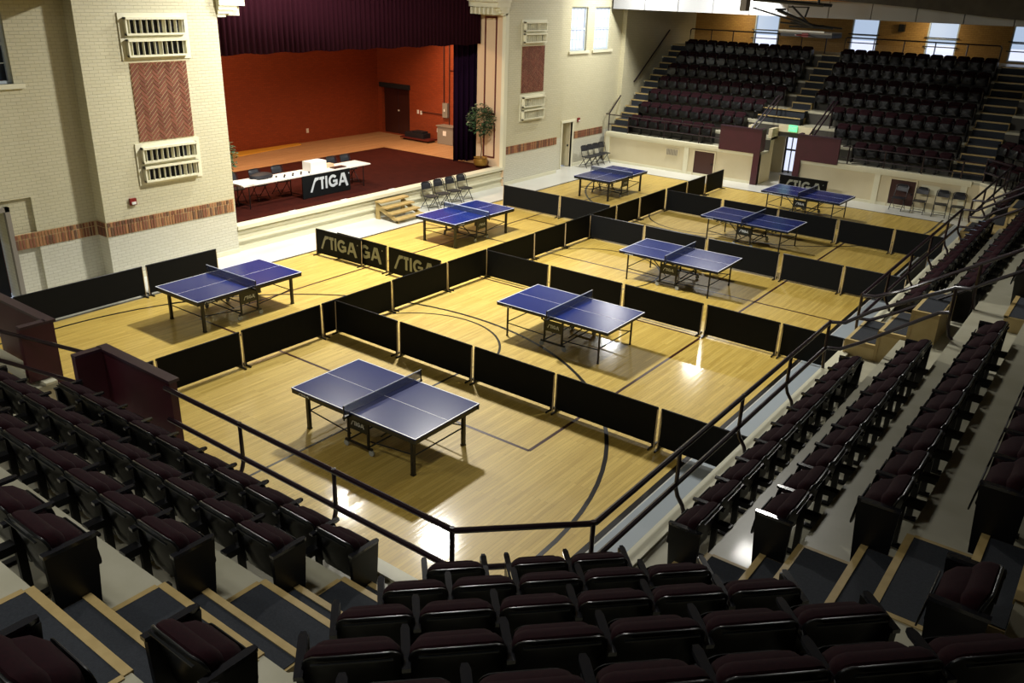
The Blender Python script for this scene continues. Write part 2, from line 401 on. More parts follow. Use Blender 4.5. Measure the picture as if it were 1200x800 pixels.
# herringbone brick panels
def clip(poly, x0, x1, y0, y1):
    def cut(ps, f, g):
        out = []
        for i in range(len(ps)):
            a, b = ps[i], ps[(i+1) % len(ps)]
            ia, ib = f(a), f(b)
            if ia: out.append(a)
            if ia != ib: out.append(g(a, b))
        return out
    def gx(v): return lambda a, b: (v, a[1] + (b[1]-a[1])*(v-a[0])/(b[0]-a[0]))
    def gy(v): return lambda a, b: (a[0] + (b[0]-a[0])*(v-a[1])/(b[1]-a[1]), v)
    for f, g in ((lambda p: p[0] >= x0, gx(x0)), (lambda p: p[0] <= x1, gx(x1)), (lambda p: p[1] >= y0, gy(y0)), (lambda p: p[1] <= y1, gy(y1))):
        if len(poly) < 3: return []
        poly = cut(poly, f, g)
    return poly
def herring(nm, y0, y1, z0, z1, stuff):
    base = struct(nm, MB().box(XW-.02, XW+.008, y0, y1, z0, z1), M['mortar_d'] if False else M['mortar'])
    L, W, g = .24, .08, .015
    # herringbone unit: brick horizontal at (0,0) size 3W x W ; vertical brick size W x 3W, stepped by W
    Wp = L/3*1.0
    acc = MB(); cnt = 0
    cs = math.cos(PI/4)
    cy, cz = (y0+y1)/2, (z0+z1)/2
    R = int((max(y1-y0, z1-z0))*1.6/Wp)+8
    for i in range(-R, R):
        for j in range(-R, R):
            k = (i - j) % 6
            if k == 0: rect = (i*Wp, j*Wp, (i+3)*Wp, (j+1)*Wp)
            elif k == 5 and True: rect = (i*Wp, (j)*Wp, (i+1)*Wp, (j+3)*Wp)
            else: continue
            a, b, c, d = rect; a += g/2; b += g/2; c -= g/2; d -= g/2
            p = [(a, b), (c, b), (c, d), (a, d)]
            p = [(cy + (u-v)*cs, cz + (u+v)*cs) for u, v in p]
            p = clip(p, y0+.01, y1-.01, z0+.01, z1-.01)
            if len(p) < 3: continue
            mx = M['hb1'] if random.random() < .5 else M['hb2']
            x0_ = XW+.0; x1_ = XW+.02+random.uniform(-.002, .002)
            n = len(p)
            vs = [(x0_, q[0], q[1]) for q in p] + [(x1_, q[0], q[1]) for q in p]
            fs = [tuple(range(n, 2*n))] + [(t, (t+1) % n, (t+1) % n + n, t+n) for t in range(n)]
            if stuff: acc.cur = 0 if mx is M['hb1'] else 1; acc.add(vs, fs)
            else: obj('brick', MB().add(vs, fs), mx, base)
            cnt += 1
    if stuff: obj('bricks', acc, [M['hb1'], M['hb2']], base)['kind'] = 'stuff'
    return base
herring('trim_7', 11.02, 12.50, 3.26, 5.07, False)
herring('trim_8', 26.34, 27.80, 3.33, 5.0, True)

# ventilation grilles
def vent(label, y0, y1, z0, z1, grp=None):
    t = thing('wall_vent', label, 'vent', (XW, (y0+y1)/2, z0), 0, grp)
    hw = (y1-y0)/2; h = z1-z0
    b = MB(); b.box(0, .03, -hw, hw, 0, h)
    obj('backing_board', b, M['trim'], t)
    for zz in (h*.07, h*.53):
        H = h*.38
        f = MB(); w2 = hw-.12
        f.box(.03, .14, -w2, w2, zz, zz+.045); f.box(.03, .16, -w2, w2, zz+H-.05, zz+H); f.box(.03, .13, -w2, -w2+.04, zz, zz+H); f.box(.03, .13, w2-.04, w2, zz, zz+H)
        fr = obj('grille_frame', f, M['trim'], t)
        obj('opening', MB().box(.031, .036, -w2+.04, w2-.04, zz+.04, zz+H-.05), M['vent_dark'], t)
        for i in range(10):
            yy = -w2+.10+i*(2*w2-.2)/9
            a = random.uniform(-.5, .9) if i > 4 else random.uniform(-.2, .2)
            s = MB(); d = .035*math.sin(a)
            s.add([(.038, yy-.006-d, zz+.045), (.12, yy-.006+d, zz+.045), (.12, yy+.006+d, zz+.045), (.038, yy+.006-d, zz+.045),
                   (.038, yy-.006-d, zz+H-.05), (.12, yy-.006+d, zz+H-.05), (.12, yy+.006+d, zz+H-.05), (.038, yy+.006-d, zz+H-.05)],
                  [(3,2,1,0),(4,5,6,7),(0,1,5,4),(1,2,6,5),(2,3,7,6),(3,0,4,7)])
            obj('slat', s, M['trim'], fr)
    return t
vent('cream double air grille above the left herringbone brick panel', 10.88, 12.64, 5.12, 6.15)
vent('cream double air grille below the left herringbone brick panel', 10.88, 12.60, 2.24, 3.23)
vent('cream double air grille above the right herringbone brick panel', 26.27, 27.86, 5.05, 5.92)
vent('cream double air grille below the right herringbone brick panel', 26.30, 27.9, 2.28, 3.28)

# fire alarms
for (lb, xx, yy, zz) in (('small red fire alarm on the pilaster left of the stage', XW, 10.63, 1.9), ('small red fire alarm above the brick band right of the open doorway', XR, 30.95, 1.92)):
    t = thing('fire_alarm', lb, 'alarm', (xx, yy, zz-.08))
    obj('housing', MB().box(0, .06, -.08, .08, 0, .16), M['red'], t)
    obj('strobe', MB().box(.06, .08, -.05, .05, .02, .08), M['white'], t)

# doors and windows in the left wall
d1 = struct('door_1', MB().box(-20.15, -20.1, 6.95, 7.85, 0, 2.0), M['vent_dark'])
f = MB(); f.box(-19.78, -19.70, 6.8, 6.9, 0, 2.15); f.box(-19.78, -19.68, 7.9, 8.0, 0, 2.15); f.box(-19.78, -19.68, 6.8, 8.0, 2.05, 2.15)
struct('door_frame', f, M['grey'], d1)
d2 = struct('door_2', MB().box(-20.32, -20.27, 29.8, 30.5, 0, 1.85), M['wall_plain'])
f = MB(); f.box(XR-.1, XR+.02, 29.70, 29.79, 0, 1.95); f.box(XR-.1, XR+.02, 30.55, 30.64, 0, 1.95); f.box(XR-.1, XR+.04, 29.66, 30.7, 1.88, 1.97)
struct('door_frame', f, M['trim'], d2)
struct('door_leaf', MB().box(-20.25, -19.68, 30.47, 30.51, .02, 1.85), M['wall_plain'], d2)
struct('door_handle', MB().box(-19.78, -19.72, 30.43, 30.47, .85, .93), M['black_metal'], d2)
def window(nm, y0, y1, z0, z1, xf, lit, rows, cols, left=True):
    xb = xf-.16
    o = struct(nm, MB(), M['frame_w'])
    b = MB(); t = .06
    b.box(xb, xb+.08, y0, y0+t, z0, z1); b.box(xb, xb+.08, y1-t, y1, z0, z1); b.box(xb, xb+.08, y0+t, y1-t, z0, z0+t); b.box(xb, xb+.08, y0+t, y1-t, z1-t, z1)
    zm = (z0+z1)/2; b.box(xb, xb+.08, y0+t, y1-t, zm-.03, zm+.03)
    o2 = struct('window_frame', b, M['frame_w'], o)
    for k in range(2):
        za = z0+t if k == 0 else zm+.03; zb = zm-.03 if k == 0 else z1-t
        for r in range(rows):
            for c in range(cols):
                ya = y0+t+(y1-y0-2*t)*c/cols; yb = y0+t+(y1-y0-2*t)*(c+1)/cols
                z_a = za+(zb-za)*r/rows; z_b = za+(zb-za)*(r+1)/rows
                struct('pane', MB().box(xb+.02, xb+.03, ya+.012, yb-.012, z_a+.012, z_b-.012), lit, o)
    mu = MB()
    for k in range(2):
        za = z0+t if k == 0 else zm+.03; zb = zm-.03 if k == 0 else z1-t
        for c in range(1, cols):
            ya = y0+t+(y1-y0-2*t)*c/cols; mu.box(xb+.015, xb+.045, ya-.012, ya+.012, za, zb)
        for r in range(1, rows):
            z_a = za+(zb-za)*r/rows; mu.box(xb+.015, xb+.045, y0+t, y1-t, z_a-.012, z_a+.012)
    if mu.v: struct('muntins', mu, M['frame_w'], o)
    struct('window_sill', MB().box(xf-.1, xf+.07, y0-.12, y1+.2, z0-.1, z0), M['trim'], o)
    return o
window('window_1', 7.3, 8.6, 4.72, 6.33, -19.70, M['glass_dark'], 2, 2)
window('window_2', 30.05, 31.25, 4.68, 6.35, XR, M['pane_lit'], 2, 4)
window('window_3', 31.82, 33.1, 4.68, 6.35, XR, M['pane_lit'], 2, 4)
# far windows with blinds, frames and guard bars
for i, (xa, xb, z0) in enumerate([(-16.42, -15.22, 4.74), (-11.92, -10.75, 4.78), (-8.76, -7.55, 4.8), (-5.58, -4.35, 4.8), (-1.6, -.4, 4.8)]):
    o = struct('window_%d' % (i+4), MB(), M['frame_w'])
    f = MB(); f.box(xa, xa+.06, 41.02, 41.14, z0, 6.3); f.box(xb-.06, xb, 41.02, 41.14, z0, 6.3); f.box(xa+.06, xb-.06, 41.02, 41.14, z0, z0+.06); f.box(xa+.06, xb-.06, 41.05, 41.12, 5.5, 5.55)
    struct('window_frame', f, M['frame_w'], o)
    struct('blind', MB().box(xa+.06, xb-.06, 41.15, 41.17, 5.3, 6.3), M['blind_lit'], o)
    struct('pane', MB().box(xa+.06, xb-.06, 41.18, 41.2, z0+.06, 6.3), M['pane_lit'], o)
    g = MB(); g.bar((xa-.08, 40.93, z0+.42), (xb+.08, 40.93, z0+.42), .022); g.bar((xa-.08, 40.93, z0+.78), (xb+.08, 40.93, z0+.78), .022)
    for xx in (xa-.06, xb+.06):
        for zz in (.42, .78): g.bar((xx, 40.93, z0+zz), (xx, 41.02, z0+zz), .02)
    struct('guard_bars', g, M['black_metal'], o)

# ================================================================== SEATING DECKS
SQ = math.sqrt(2)
ZK = lambda k: 1.25 + .5*(k-1)
yn = {1: 5.15, 2: 4.30}; xr = {1: -3.43, 2: -2.5}; sk = {1: -6.72, 2: -6.12}; yf = {k: YF + .80*(k-1) for k in range(1, 13)}
for k in range(3, 13):
    yn[k] = 4.30-.86*(k-2); sk[k] = -6.12+.87*(k-2); xr[k] = -2.5+.85*(k-2)
NK = 10
def front(k):
    P1 = (yn[k]+SQ*sk[k], yn[k]); P2 = (xr[k], xr[k]-SQ*sk[k])
    q = 38 - yf[k]
    P3 = (xr[k], 38-(xr[k]-SQ*sk[k])); P4 = (q+SQ*sk[k], yf[k])
    return [(-19.4, yn[k]), P1, P2, P3, P4, (-19.4, yf[k])]
TUN = [(-12.2, -10.85)]
def cutx(seg0, seg1):            # split an x-interval around the tunnel mouth
    out = []
    for a, b in ((seg0, TUN[0][0]), (TUN[0][1], seg1)):
        if b > a: out.append((a, b))
    return out
deck_objs = {}
for k in range(1, NK+1):
    A, B = front(k), front(k+1); z = ZK(k); z_low = z-.5 if k > 1 else 0
    b = MB(); t = .08
    def slab(p, q, r_, s_): b.prism([p, q, r_, s_], z-t, z)
    # near side (tunnel cut on decks 1, 2)
    def strip(a0, a1, b0, b1, cut):
        # a0,a1 front edge ends; b0,b1 rear edge ends
        slab(a0, a1, b1, b0)
    if k <= 2:
        for (xa, xb) in ((-19.4, -12.2), (-10.85, None)):
            if xb is None: slab((xa, A[0][1]), A[1], B[1], (xa, B[0][1]))
            else: slab((xa, A[0][1]), (xb, A[0][1]), (xb, B[0][1]), (xa, B[0][1]))
        for (xa, xb) in ((-19.4, -12.2), (-10.85, None)):
            if xb is None: slab((xa, A[5][1]), A[4], B[4], (xa, B[5][1]))
            else: slab((xa, A[5][1]), (xb, A[5][1]), (xb, B[5][1]), (xa, B[5][1]))
    else:
        slab(A[0], A[1], B[1], B[0]); slab(A[5], A[4], B[4], B[5]) if k <= 8 else None
    slab(A[1], A[2], B[2], B[1]); slab(A[2], A[3], B[3], B[2]); slab(A[3], A[4], B[4], B[3])
    if k == 8:
        b.box(-19.46, 2, yf[9]-.02, 41.0, z-t, z)
    d = obj('seating_deck', b, M['deck'])
    tag(d, None, None, kind='structure')
    # riser under the front edge
    rb = MB(); th = .06
    def wallseg(p, q):
        dd = Vector((q[0]-p[0], q[1]-p[1])); n = Vector((-dd.y, dd.x)).normalized()*th
        rb.prism([p, q, (q[0]+n.x, q[1]+n.y), (p[0]+n.x, p[1]+n.y)], z_low, z-t)
    segs = [(A[1], A[2]), (A[2], A[3]), (A[3], A[4])]
    if k <= 2:
        segs += [((-19.4, A[0][1]), (-12.2, A[0][1])), ((-10.85, A[0][1]), A[1])]
        segs += [(A[4], (-10.85, A[5][1])), ((-12.2, A[5][1]), (-19.4, A[5][1]))]
    else:
        segs += [(A[0], A[1])]
        if k <= 8: segs += [(A[4], A[5])]
    for p, q in segs: wallseg(q, p)
    struct('deck_riser', rb, M['wall_plain'] if k == 1 else M['riser'], d)
    deck_objs[k] = d
# curb along the front of the first deck, and the ledge moulding on the far wall
cb = MB()
A = front(1)
def curb(p, q, w_, z0, z1, mb, inward=True):
    dd = Vector((q[0]-p[0], q[1]-p[1])); n = Vector((-dd.y, dd.x)).normalized()*w_
    mb.prism([p, q, (q[0]+n.x, q[1]+n.y), (p[0]+n.x, p[1]+n.y)], z0, z1)
for p, q in (((-4.35, YN), (-10.85, YN)), ((-12.2, YN), (-19.3, YN)), (A[2], A[1]), (A[3], A[2]), (A[4], A[3]), ((-10.85, YF), A[4]), ((-19.3, YF), (-12.2, YF))):
    curb(p, q, .17, 1.25, 1.285, cb)
struct('deck_curb', cb, M['trim'], deck_objs[1])
lm = MB()
for xa, xb in ((-19.3, -12.25), (-10.8, -4.6)):
    lm.box(xa, xb, YF-.07, YF, 1.17, 1.285); lm.box(xa, xb, YF-.04, YF, 1.08, 1.17)
struct('trim_9', lm, M['trim'])
pm = MB()
for xx in (-19.2, -15.38, -7.7, -4.8): pm.box(xx-.1, xx+.1, YF-.05, YF, 0, 1.08)
struct('trim_10', pm, M['trim'])
struct('baseboard_far', MB().box(-19.3, -12.5, YF-.035, YF, 0, .1).box(-10.4, -4.6, YF-.035, YF, 0, .1), M['trim'])
# tunnel walls (far and near) and the lintel
tn = MB()
tn.box(-12.35, -12.2, YF, 34.1, 0, 1.17); tn.box(-12.35, -12.2, YF+.86, 34.1, 1.17, 1.67); tn.box(-12.35, -12.2, YF+.9, YF+1.6, 1.67, 2.1)
tn.box(-10.85, -10.7, YF, 36.2, 0, 1.17); tn.box(-10.85, -10.7, YF+.86, 36.2, 1.17, 1.67); tn.box(-10.85, -10.7, YF+1.62, 36.2, 1.67, 2.1)
tn.box(-13.35, -13.2, 34.1, 36.2, 0, 2.1)
tn.box(-12.35, -12.2, -2, YN, 0, 1.17); tn.box(-10.85, -10.7, -2, YN, 0, 1.17)
tn.box(-12.2, -10.85, YF+1.54, YF+1.6, 1.95, 2.2)
wt = struct('wall_tunnel', MB().box(-13.35, -12.42, 36.2, 36.3, 0, 2.15).box(-11.85, -10.7, 36.2, 36.3, 0, 2.15), M['wall_plain'])
struct('tunnel_wall', tn, M['wall_plain'], wt)
struct('tunnel_floor', MB().box(-13.3, -10.8, YF, 36.2, -.02, .004), M['floor_paint'], wt)
d3 = struct('door_3', MB().box(-12.95, -12.42, 36.05, 36.15, 0, 2.1), M['wall_plain'])
struct('door_pane', MB().box(-12.36, -11.92, 36.22, 36.24, .1, 2.05), M['pane_lit'], d3)
struct('door_frame', MB().box(-12.42, -12.36, 36.18, 36.28, 0, 2.1).box(-12.17, -12.13, 36.18, 36.28, 0, 2.1).box(-11.92, -11.85, 36.18, 36.28, 0, 2.1).box(-12.36, -11.92, 36.18, 36.28, .95, 1.02), M['black_metal'], d3)
# far wall doors, grilles
for i, (xa, xb, z1) in enumerate([(-15.0, -14.12, 1.0), (-7.2, -6.35, .99)]):
    d = struct('door_%d' % (4+i), MB().box(xa, xb, YF-.03, YF-.005, 0, z1), M['door_brown'])
    b = MB(); b.box(xa-.05, xa, YF-.045, YF, 0, z1+.05); b.box(xb, xb+.05, YF-.045, YF, 0, z1+.05); b.box(xa, xb, YF-.045, YF, z1, z1+.05)
    struct('door_frame', b, M['wall_plain'], d)
    struct('door_handle', MB().box(xb-.12, xb-.06, YF-.07, YF-.03, .5, .56), M['black_metal'], d)
t = thing('wall_grille', 'small beige air grille low on the far wall left of the maroon door', 'vent', (-16.03, YF, .65))
obj('frame', MB().box(-.29, .29, -.03, -.0, 0, .3), M['wall_plain'], t)
gb = MB()
for i in range(9): gb.box(-.25+i*.058, -.22+i*.058, -.045, -.03, .03, .27)
obj('slats', gb, M['grey'], t)
t = tag(obj('notice_panel', MB().box(-.31, .31, -.02, 0, 0, .31), M['trim'], loc=(-5.86, YF, .63)), 'pale cream blank panel on the far wall above the folding chairs', 'panel')

# ---- aisle stairs: half steps, carpets and nosings
def stair(label, k0, k1, side, lo, hi, mitre=False, cheek=False, half_first=True):
    """side: 'near','right','far'. lo/hi lateral extents (hi may follow the mitre)"""
    T = thing('aisle_stairs', label, 'stairs', (0, 0, 0))
    def rect(d0, d1, a0, a1, z0, z1, mb):    # d0 front (court side) .. d1 back
        if side == 'near': mb.box(a0, a1, d1, d0, z0, z1)
        elif side == 'far': mb.box(a0, a1, d0, d1, z0, z1)
        else: mb.box(d0, d1, a0, a1, z0, z1)
    fr = {'near': yn, 'right': xr, 'far': yf}[side]; sg = -1 if side == 'near' else 1
    for k in range(k0, k1+1):
        e = fr[k]; z = ZK(k)
        def lim(depth):
            a0, a1 = lo, hi
            if mitre:
                kk = k - (0 if depth >= e*1 and side == 'right' else 0)
                s_ = sk[k]
                if side == 'near': a1 = min(hi, e+SQ*sk[k])
                if side == 'right': a0 = max(lo, e-SQ*sk[k])
            return a0, a1
        a0, a1 = lim(e)
        # half step in front of deck k
        if k > 1:
            h = e - sg*.33; b0, b1 = a0, a1
            if mitre and side == 'near': b1 = min(hi, a1+.1)
            if mitre and side == 'right': b0 = max(lo, a0-.1)
            bx = MB(); rect(h, e, b0, b1, z-.5, z-.262, bx); obj('step_box', bx, M['nosing'] if not cheek else M['ply'], T)
            cp = MB(); rect(h+sg*.05, e, b0+.02, b1-.02, z-.262, z-.255, cp); rect(h-sg*.0, h-sg*.006, b0+.02, b1-.02, z-.498, z-.30, cp); obj('carpet', cp, M['carpet'], T)
            ns = MB(); rect(h-sg*.012, h+sg*.05, b0, b1, z-.285, z-.246, ns); obj('nosing', ns, M['nosing'], T)
        nxt = fr[k+1]-sg*.33
        cp = MB(); rect(e+sg*.05, nxt, a0+.02, a1-.02, z, z+.008, cp)
        if k > 1: rect(e-sg*.0, e-sg*.006, a0+.02, a1-.02, z-.25, z-.04, cp)
        obj('carpet', cp, M['carpet'], T)
        ns = MB(); rect(e-sg*.012, e+sg*.05, a0, a1, z-.03, z+.012, ns)
        if k > 1:
            for q0, q1 in ((a0-.03, a0+.02), (a1-.02, a1+.02)):
                ed = MB(); rect(e+sg*.05, nxt, q0, q1, z, z+.01, ed); obj('edge_strip', ed, M['nosing'], T)
            obj('nosing', ns, M['nosing'], T)
    return T
stair('dark carpeted aisle stairs with blond wood nosings, climbing to the lower left of the photo', 2, 7, 'near', -5.02, -3.86, mitre=True)
stair('dark carpeted aisle stairs with wood nosings, bottom right between corner and right-hand seats', 2, 7, 'right', 5.68, 6.84, mitre=True)
stair('dark carpeted stairs beside the maroon screen at the left edge', 2, 6, 'near', -13.4, -12.4)
stair('narrow stairs with cream nosings climbing the far bleachers against the left side wall', 2, 8, 'far', -19.35, -18.5)
stair('narrow far bleacher stairs above the exit tunnel, between the two seat blocks', 4, 8, 'far', -12.25, -11.45)
stair('wide lit-edged stairs at the right end of the far bleachers', 2, 8, 'far', -5.35, -4.25)
stair('raised stairs crossing the right-hand seats beyond the second handrail', 4, 6, 'right', 14.35, 15.55, cheek=True)
stair('farthest stairs crossing the right-hand seats near the far corner', 4, 6, 'right', 24.0, 25.2, cheek=True)
# raised plywood boxes of the middle right-hand stairs
for (lb, yy) in (('plywood platform boxes with dark carpet tops beside the second right-hand handrail', 14.35), ('plywood platform boxes by the farthest right-hand stairs', 24.0)):
    T = thing('platform_box', lb, 'platform', (0, yy, 0))
    for i, (xa, xb, zt) in enumerate([(-3.36, -2.86, 1.52), (-2.86, -2.42, 1.80), (-2.42, -2.0, 2.28)]):
        bx = MB().box(xa, xb, -.06, 1.25, 1.25, zt); p_ = obj('box_body', bx, M['ply'], T)
        obj('carpet', MB().box(xa+.06, xb-.02, .02, 1.2, zt, zt+.008), M['carpet'], T)
        fr_ = MB().box(xa, xb, -.075, -.06, zt-.06, zt+.01).box(xa, xa+.05, -.075, -.06, 1.27, zt-.06)
        obj('edge_trim', fr_, M['nosing'], T)
wide = thing('wide_steps', 'two wide carpeted steps directly above the exit sign of the far tunnel', 'stairs', (0, 0, 0))
for (y0, z0) in ((34.45, 2.25), (34.85, 2.5)):
    obj('step_box', MB().box(-13.15, -11.4, y0, y0+.4, z0, z0+.24), M['carpet'], wide)
    obj('nosing', MB().box(-13.15, -11.4, y0-.03, y0+.05, z0+.24, z0+.27), M['nosing'], wide)
# little side steps left of the tunnel (far bank)
for i, (yy, zz) in enumerate([(33.1, 1.5), (33.65, 1.75), (34.1, 2.1)]):
    pass

# ================================================================== SEATS
def rounded(w, h, r, z0, n=4, rb=.02):
    """outline in x,z with big upper corners, ccw"""
    pts = []
    for cx, cz, rr, a0 in ((w-rb, z0+rb, rb, -PI/2), (w-r, z0+h-r, r, 0), (-(w-r), z0+h-r, r, PI/2), (-(w-rb), z0+rb, rb, PI)):
        for i in range(n+1):
            a = a0 + (PI/2)*i/n; pts.append((cx+rr*math.cos(a), cz+rr*math.sin(a)))
    return pts
def padded(mb, outline, yfun, th, inset=.02, front=None):
    """a cushion: front and back outlines with rounded rim; yfun(x,z)-> back surface"""
    n = len(outline)
    cx = 0; cz = sum(p[1] for p in outline)/n
    layers = [(0, inset), (th*.2, 0), (th*.75, 0), (th, inset)] if front is None else [(0, inset), (th*.12, 0), (th*.4, 0), (th*.75, front*.3), (th, front)]
    base = len(mb.v)
    for dy, ins in layers:
        for (x, z) in outline:
            L = math.hypot(x-cx, z-cz); f = (L-ins)/L
            X, Z = cx+(x-cx)*f, cz+(z-cz)*f
            mb.v.append((X, yfun(X, Z)+dy, Z))
    for l in range(len(layers)-1):
        for i in range(n):
            mb.f.append((base+l*n+i, base+l*n+(i+1) % n, base+(l+1)*n+(i+1) % n, base+(l+1)*n+i)); mb.mi.append(mb.cur)
    c0 = len(mb.v); mb.v.append((cx, yfun(cx, cz), cz)); c1 = len(mb.v); mb.v.append((cx, yfun(cx, cz)+th*1.06, cz))
    for i in range(n):
        mb.f.append((c0, base+(i+1) % n, base+i)); mb.mi.append(mb.cur)
        q = base+(len(layers)-1)*n; mb.f.append((c1, q+i, q+(i+1) % n)); mb.mi.append(mb.cur)
def ylean(x, z): return .045 + (.80-z)*.20 + .55*x*x
shell = MB(); padded(shell, rounded(.264, .51, .09, .285), lambda x, z: ylean(x, z)-.012, .02, .004)
shell.box(-.21, .21, .033, .05, .757, .764)
cush = MB(); padded(cush, rounded(.256, .425, .10, .375), lambda x, z: ylean(x, z)+.006, .14, .015, .075)
seatp = MB(); padded(seatp, rounded(.25, .385, .11, .335, rb=.08), lambda x, z: .13+.2*x*x+(.74-z)*.12, .22, .01, .10)
pan = MB(); padded(pan, rounded(.215, .27, .08, .345, rb=.07), lambda x, z: .368+.15*x*x+(.74-z)*.12, .012, .004)
armb = MB(); armb.prism([(-.025, .03), (.025, .03), (.027, .35), (.016, .39), (-.016, .39), (-.027, .35)],   .668, .695)
leg = MB(); leg.box(-.02, .02, .08, .14, .02, .668); leg.box(-.016, .016, .10, .34, .46, .62); leg.box(-.03, .03, .04, .28, 0, .025); leg.box(-.045, .045, -.065, .08, .46, .525)
endp = MB(); endp.prism([(-.03, .04), (.01, .04), (.01, .39), (-.03, .39)], .04, .668)
# taper the aisle panel towards the floor
endp.v = [(x_, (y_ if z_ > .3 else (.06 if y_ < .2 else .34)), z_) for x_, y_, z_ in endp.v]
MS = dict(shell=shell.mesh('backrest_shell', M['seat_plastic'], True), cush=cush.mesh('backrest_cushion', M['seat_fabric'], True), seat=seatp.mesh('seat_cushion', M['seat_fabric'], True),
          pan=pan.mesh('seat_pan', M['seat_pan'], True), arm=armb.mesh('armrest', M['arm'], True), leg=leg.mesh('standard', M['seat_metal']), end=endp.mesh('end_panel', M['seat_metal']))
SEATS = []   # (x,y,z,rot,width,blocktext,row,idx,n,ends)
def row(block, r, pts, rot, wdt, desc):
    n = len(pts)
    for i, (x_, y_) in enumerate(pts):
        SEATS.append(dict(x=x_, y=y_, z=ZK(r), rot=rot, w=wdt, block=block, row=r, i=i, n=n, desc=desc))
ARMGAP = .06
for r, n in ((1, 10), (2, 10), (3, 11), (4, 9), (5, 7)):
    row('near-left block', r, [(-5.02-.275-.553*i, yn[r+1]+ARMGAP) for i in range(n)], 0, .553, 'near-left')
for r in (3, 4):
    pass
def diag(s, t): return ((s+t)/SQ, (t-s)/SQ)
def drow(r, ts, wd): row('corner block', r, [diag(sk[r+1]-ARMGAP, t) for t in ts], PI/4, wd, 'corner')
drow(1, [.52, 1.30, 1.87], .56); drow(2, [.13+.545*i for i in range(5)], .545)
drow(3, [-.16+.55*i for i in range(6)], .55); drow(4, [-.26+.58*i for i in range(6)], .58); drow(5, [-.555+.57*i for i in range(8)], .57)
row('corner block by the left stairs', 4, [(-3.58, yn[5]+ARMGAP)], 0, .55, 'corner-left')
row('corner block by the left stairs', 5, [(-3.56, yn[6]+ARMGAP), (-3.0, yn[6]+ARMGAP)], 0, .55, 'corner-left')
row('corner block by the right stairs', 4, [(xr[5]-ARMGAP, 5.37)], PI/2, .55, 'corner-right')
row('corner block by the right stairs', 5, [(xr[6]-ARMGAP, 5.37)], PI/2, .55, 'corner-right')
for r in (1, 2, 3, 4):
    row('right-hand block before the second handrail', r, [(xr[r+1]-ARMGAP, 6.84+.28+.558*i) for i in range(10)], PI/2, .558, 'right-a')
for r in (1, 2, 3, 4, 5):
    row('right-hand block beyond the second handrail', r, [(xr[r+1]-ARMGAP, 15.7+.28+.56*i) for i in range(14)], PI/2, .56, 'right-b')
for r in (1, 2, 3, 4):
    row('last right-hand block by the far corner', r, [(xr[r+1]-ARMGAP, 25.5+.28+.56*i) for i in range(9 if r < 3 else 10)], PI/2, .56, 'right-c')
FW = .49
for r in range(1, 8):
    xe = {1: -14.1, 2: -13.4, 3: -13.0}.get(r, -12.35)
    xs = -18.45; n = int((xe-xs)/FW)
    row('left block of the far bleachers', r, [(xs+FW*(i+.5), yf[r+1]-ARMGAP) for i in range(n)], PI, FW, 'far-left')
    xs = {1: -9.1, 2: -9.9, 3: -10.6}.get(r, -11.35); n = int((-5.42-xs)/FW)
    row('right block of the far bleachers', r, [(-5.45-FW*(i+.5), yf[r+1]-ARMGAP) for i in range(n)], PI, FW, 'far-right')
for r in range(1, 6):
    # far corner block, facing the court diagonally
    for_c = [(-.1+.55*i) for i in range(4+r)]
    pts = []
    for i in range(3+r):
        x_, y_ = diag(sk[r+1]-ARMGAP, .35-.2*r+.56*i)
        if x_ > -4.1 + .1*r: pts.append((x_, 38-y_))
    row('far corner block', r, pts, 3*PI/4, .56, 'far-corner')
for s in SEATS:
    s['d'] = (Vector((s['x'], s['y'], s['z']+.6)) - Vector((0, 0, 6.889))).length
    v = Vector((s['x'], s['y'], s['z']+.7)) - Vector((0, 0, 6.889))
    dz = v.dot(_f); s['vis'] = dz > 0 and -60 < 600+988*v.dot(_r)/dz < 1260 and -60 < 400-988*v.dot(_u)/dz < 880
SEATS.sort(key=lambda s: (not s['vis'], s['d']))
PLACE = {'near-left': ('near-left block', 'the carpeted stairs'), 'corner': ('corner block at the bottom', 'its left end'), 'corner-left': ('corner piece by left stairs', 'the stairs'),
         'corner-right': ('corner piece by right stairs', 'the stairs'), 'right-a': ('nearest right-hand block', 'the bottom stairs'), 'right-b': ('middle right-hand block', 'its near end'),
         'right-c': ('farthest right-hand block', 'its near end'), 'far-left': ('left far bleacher block', 'the side wall'), 'far-right': ('right far bleacher block', 'the right stairs'), 'far-corner': ('far corner block', 'its right end')}
stuff = MB()
def add_mesh(mb, me, Mx, mi):
    o = len(mb.v)
    for v in me.vertices: mb.v.append(tuple(Mx @ v.co))
    for p in me.polygons: mb.f.append(tuple(o+i for i in p.vertices)); mb.mi.append(mi)
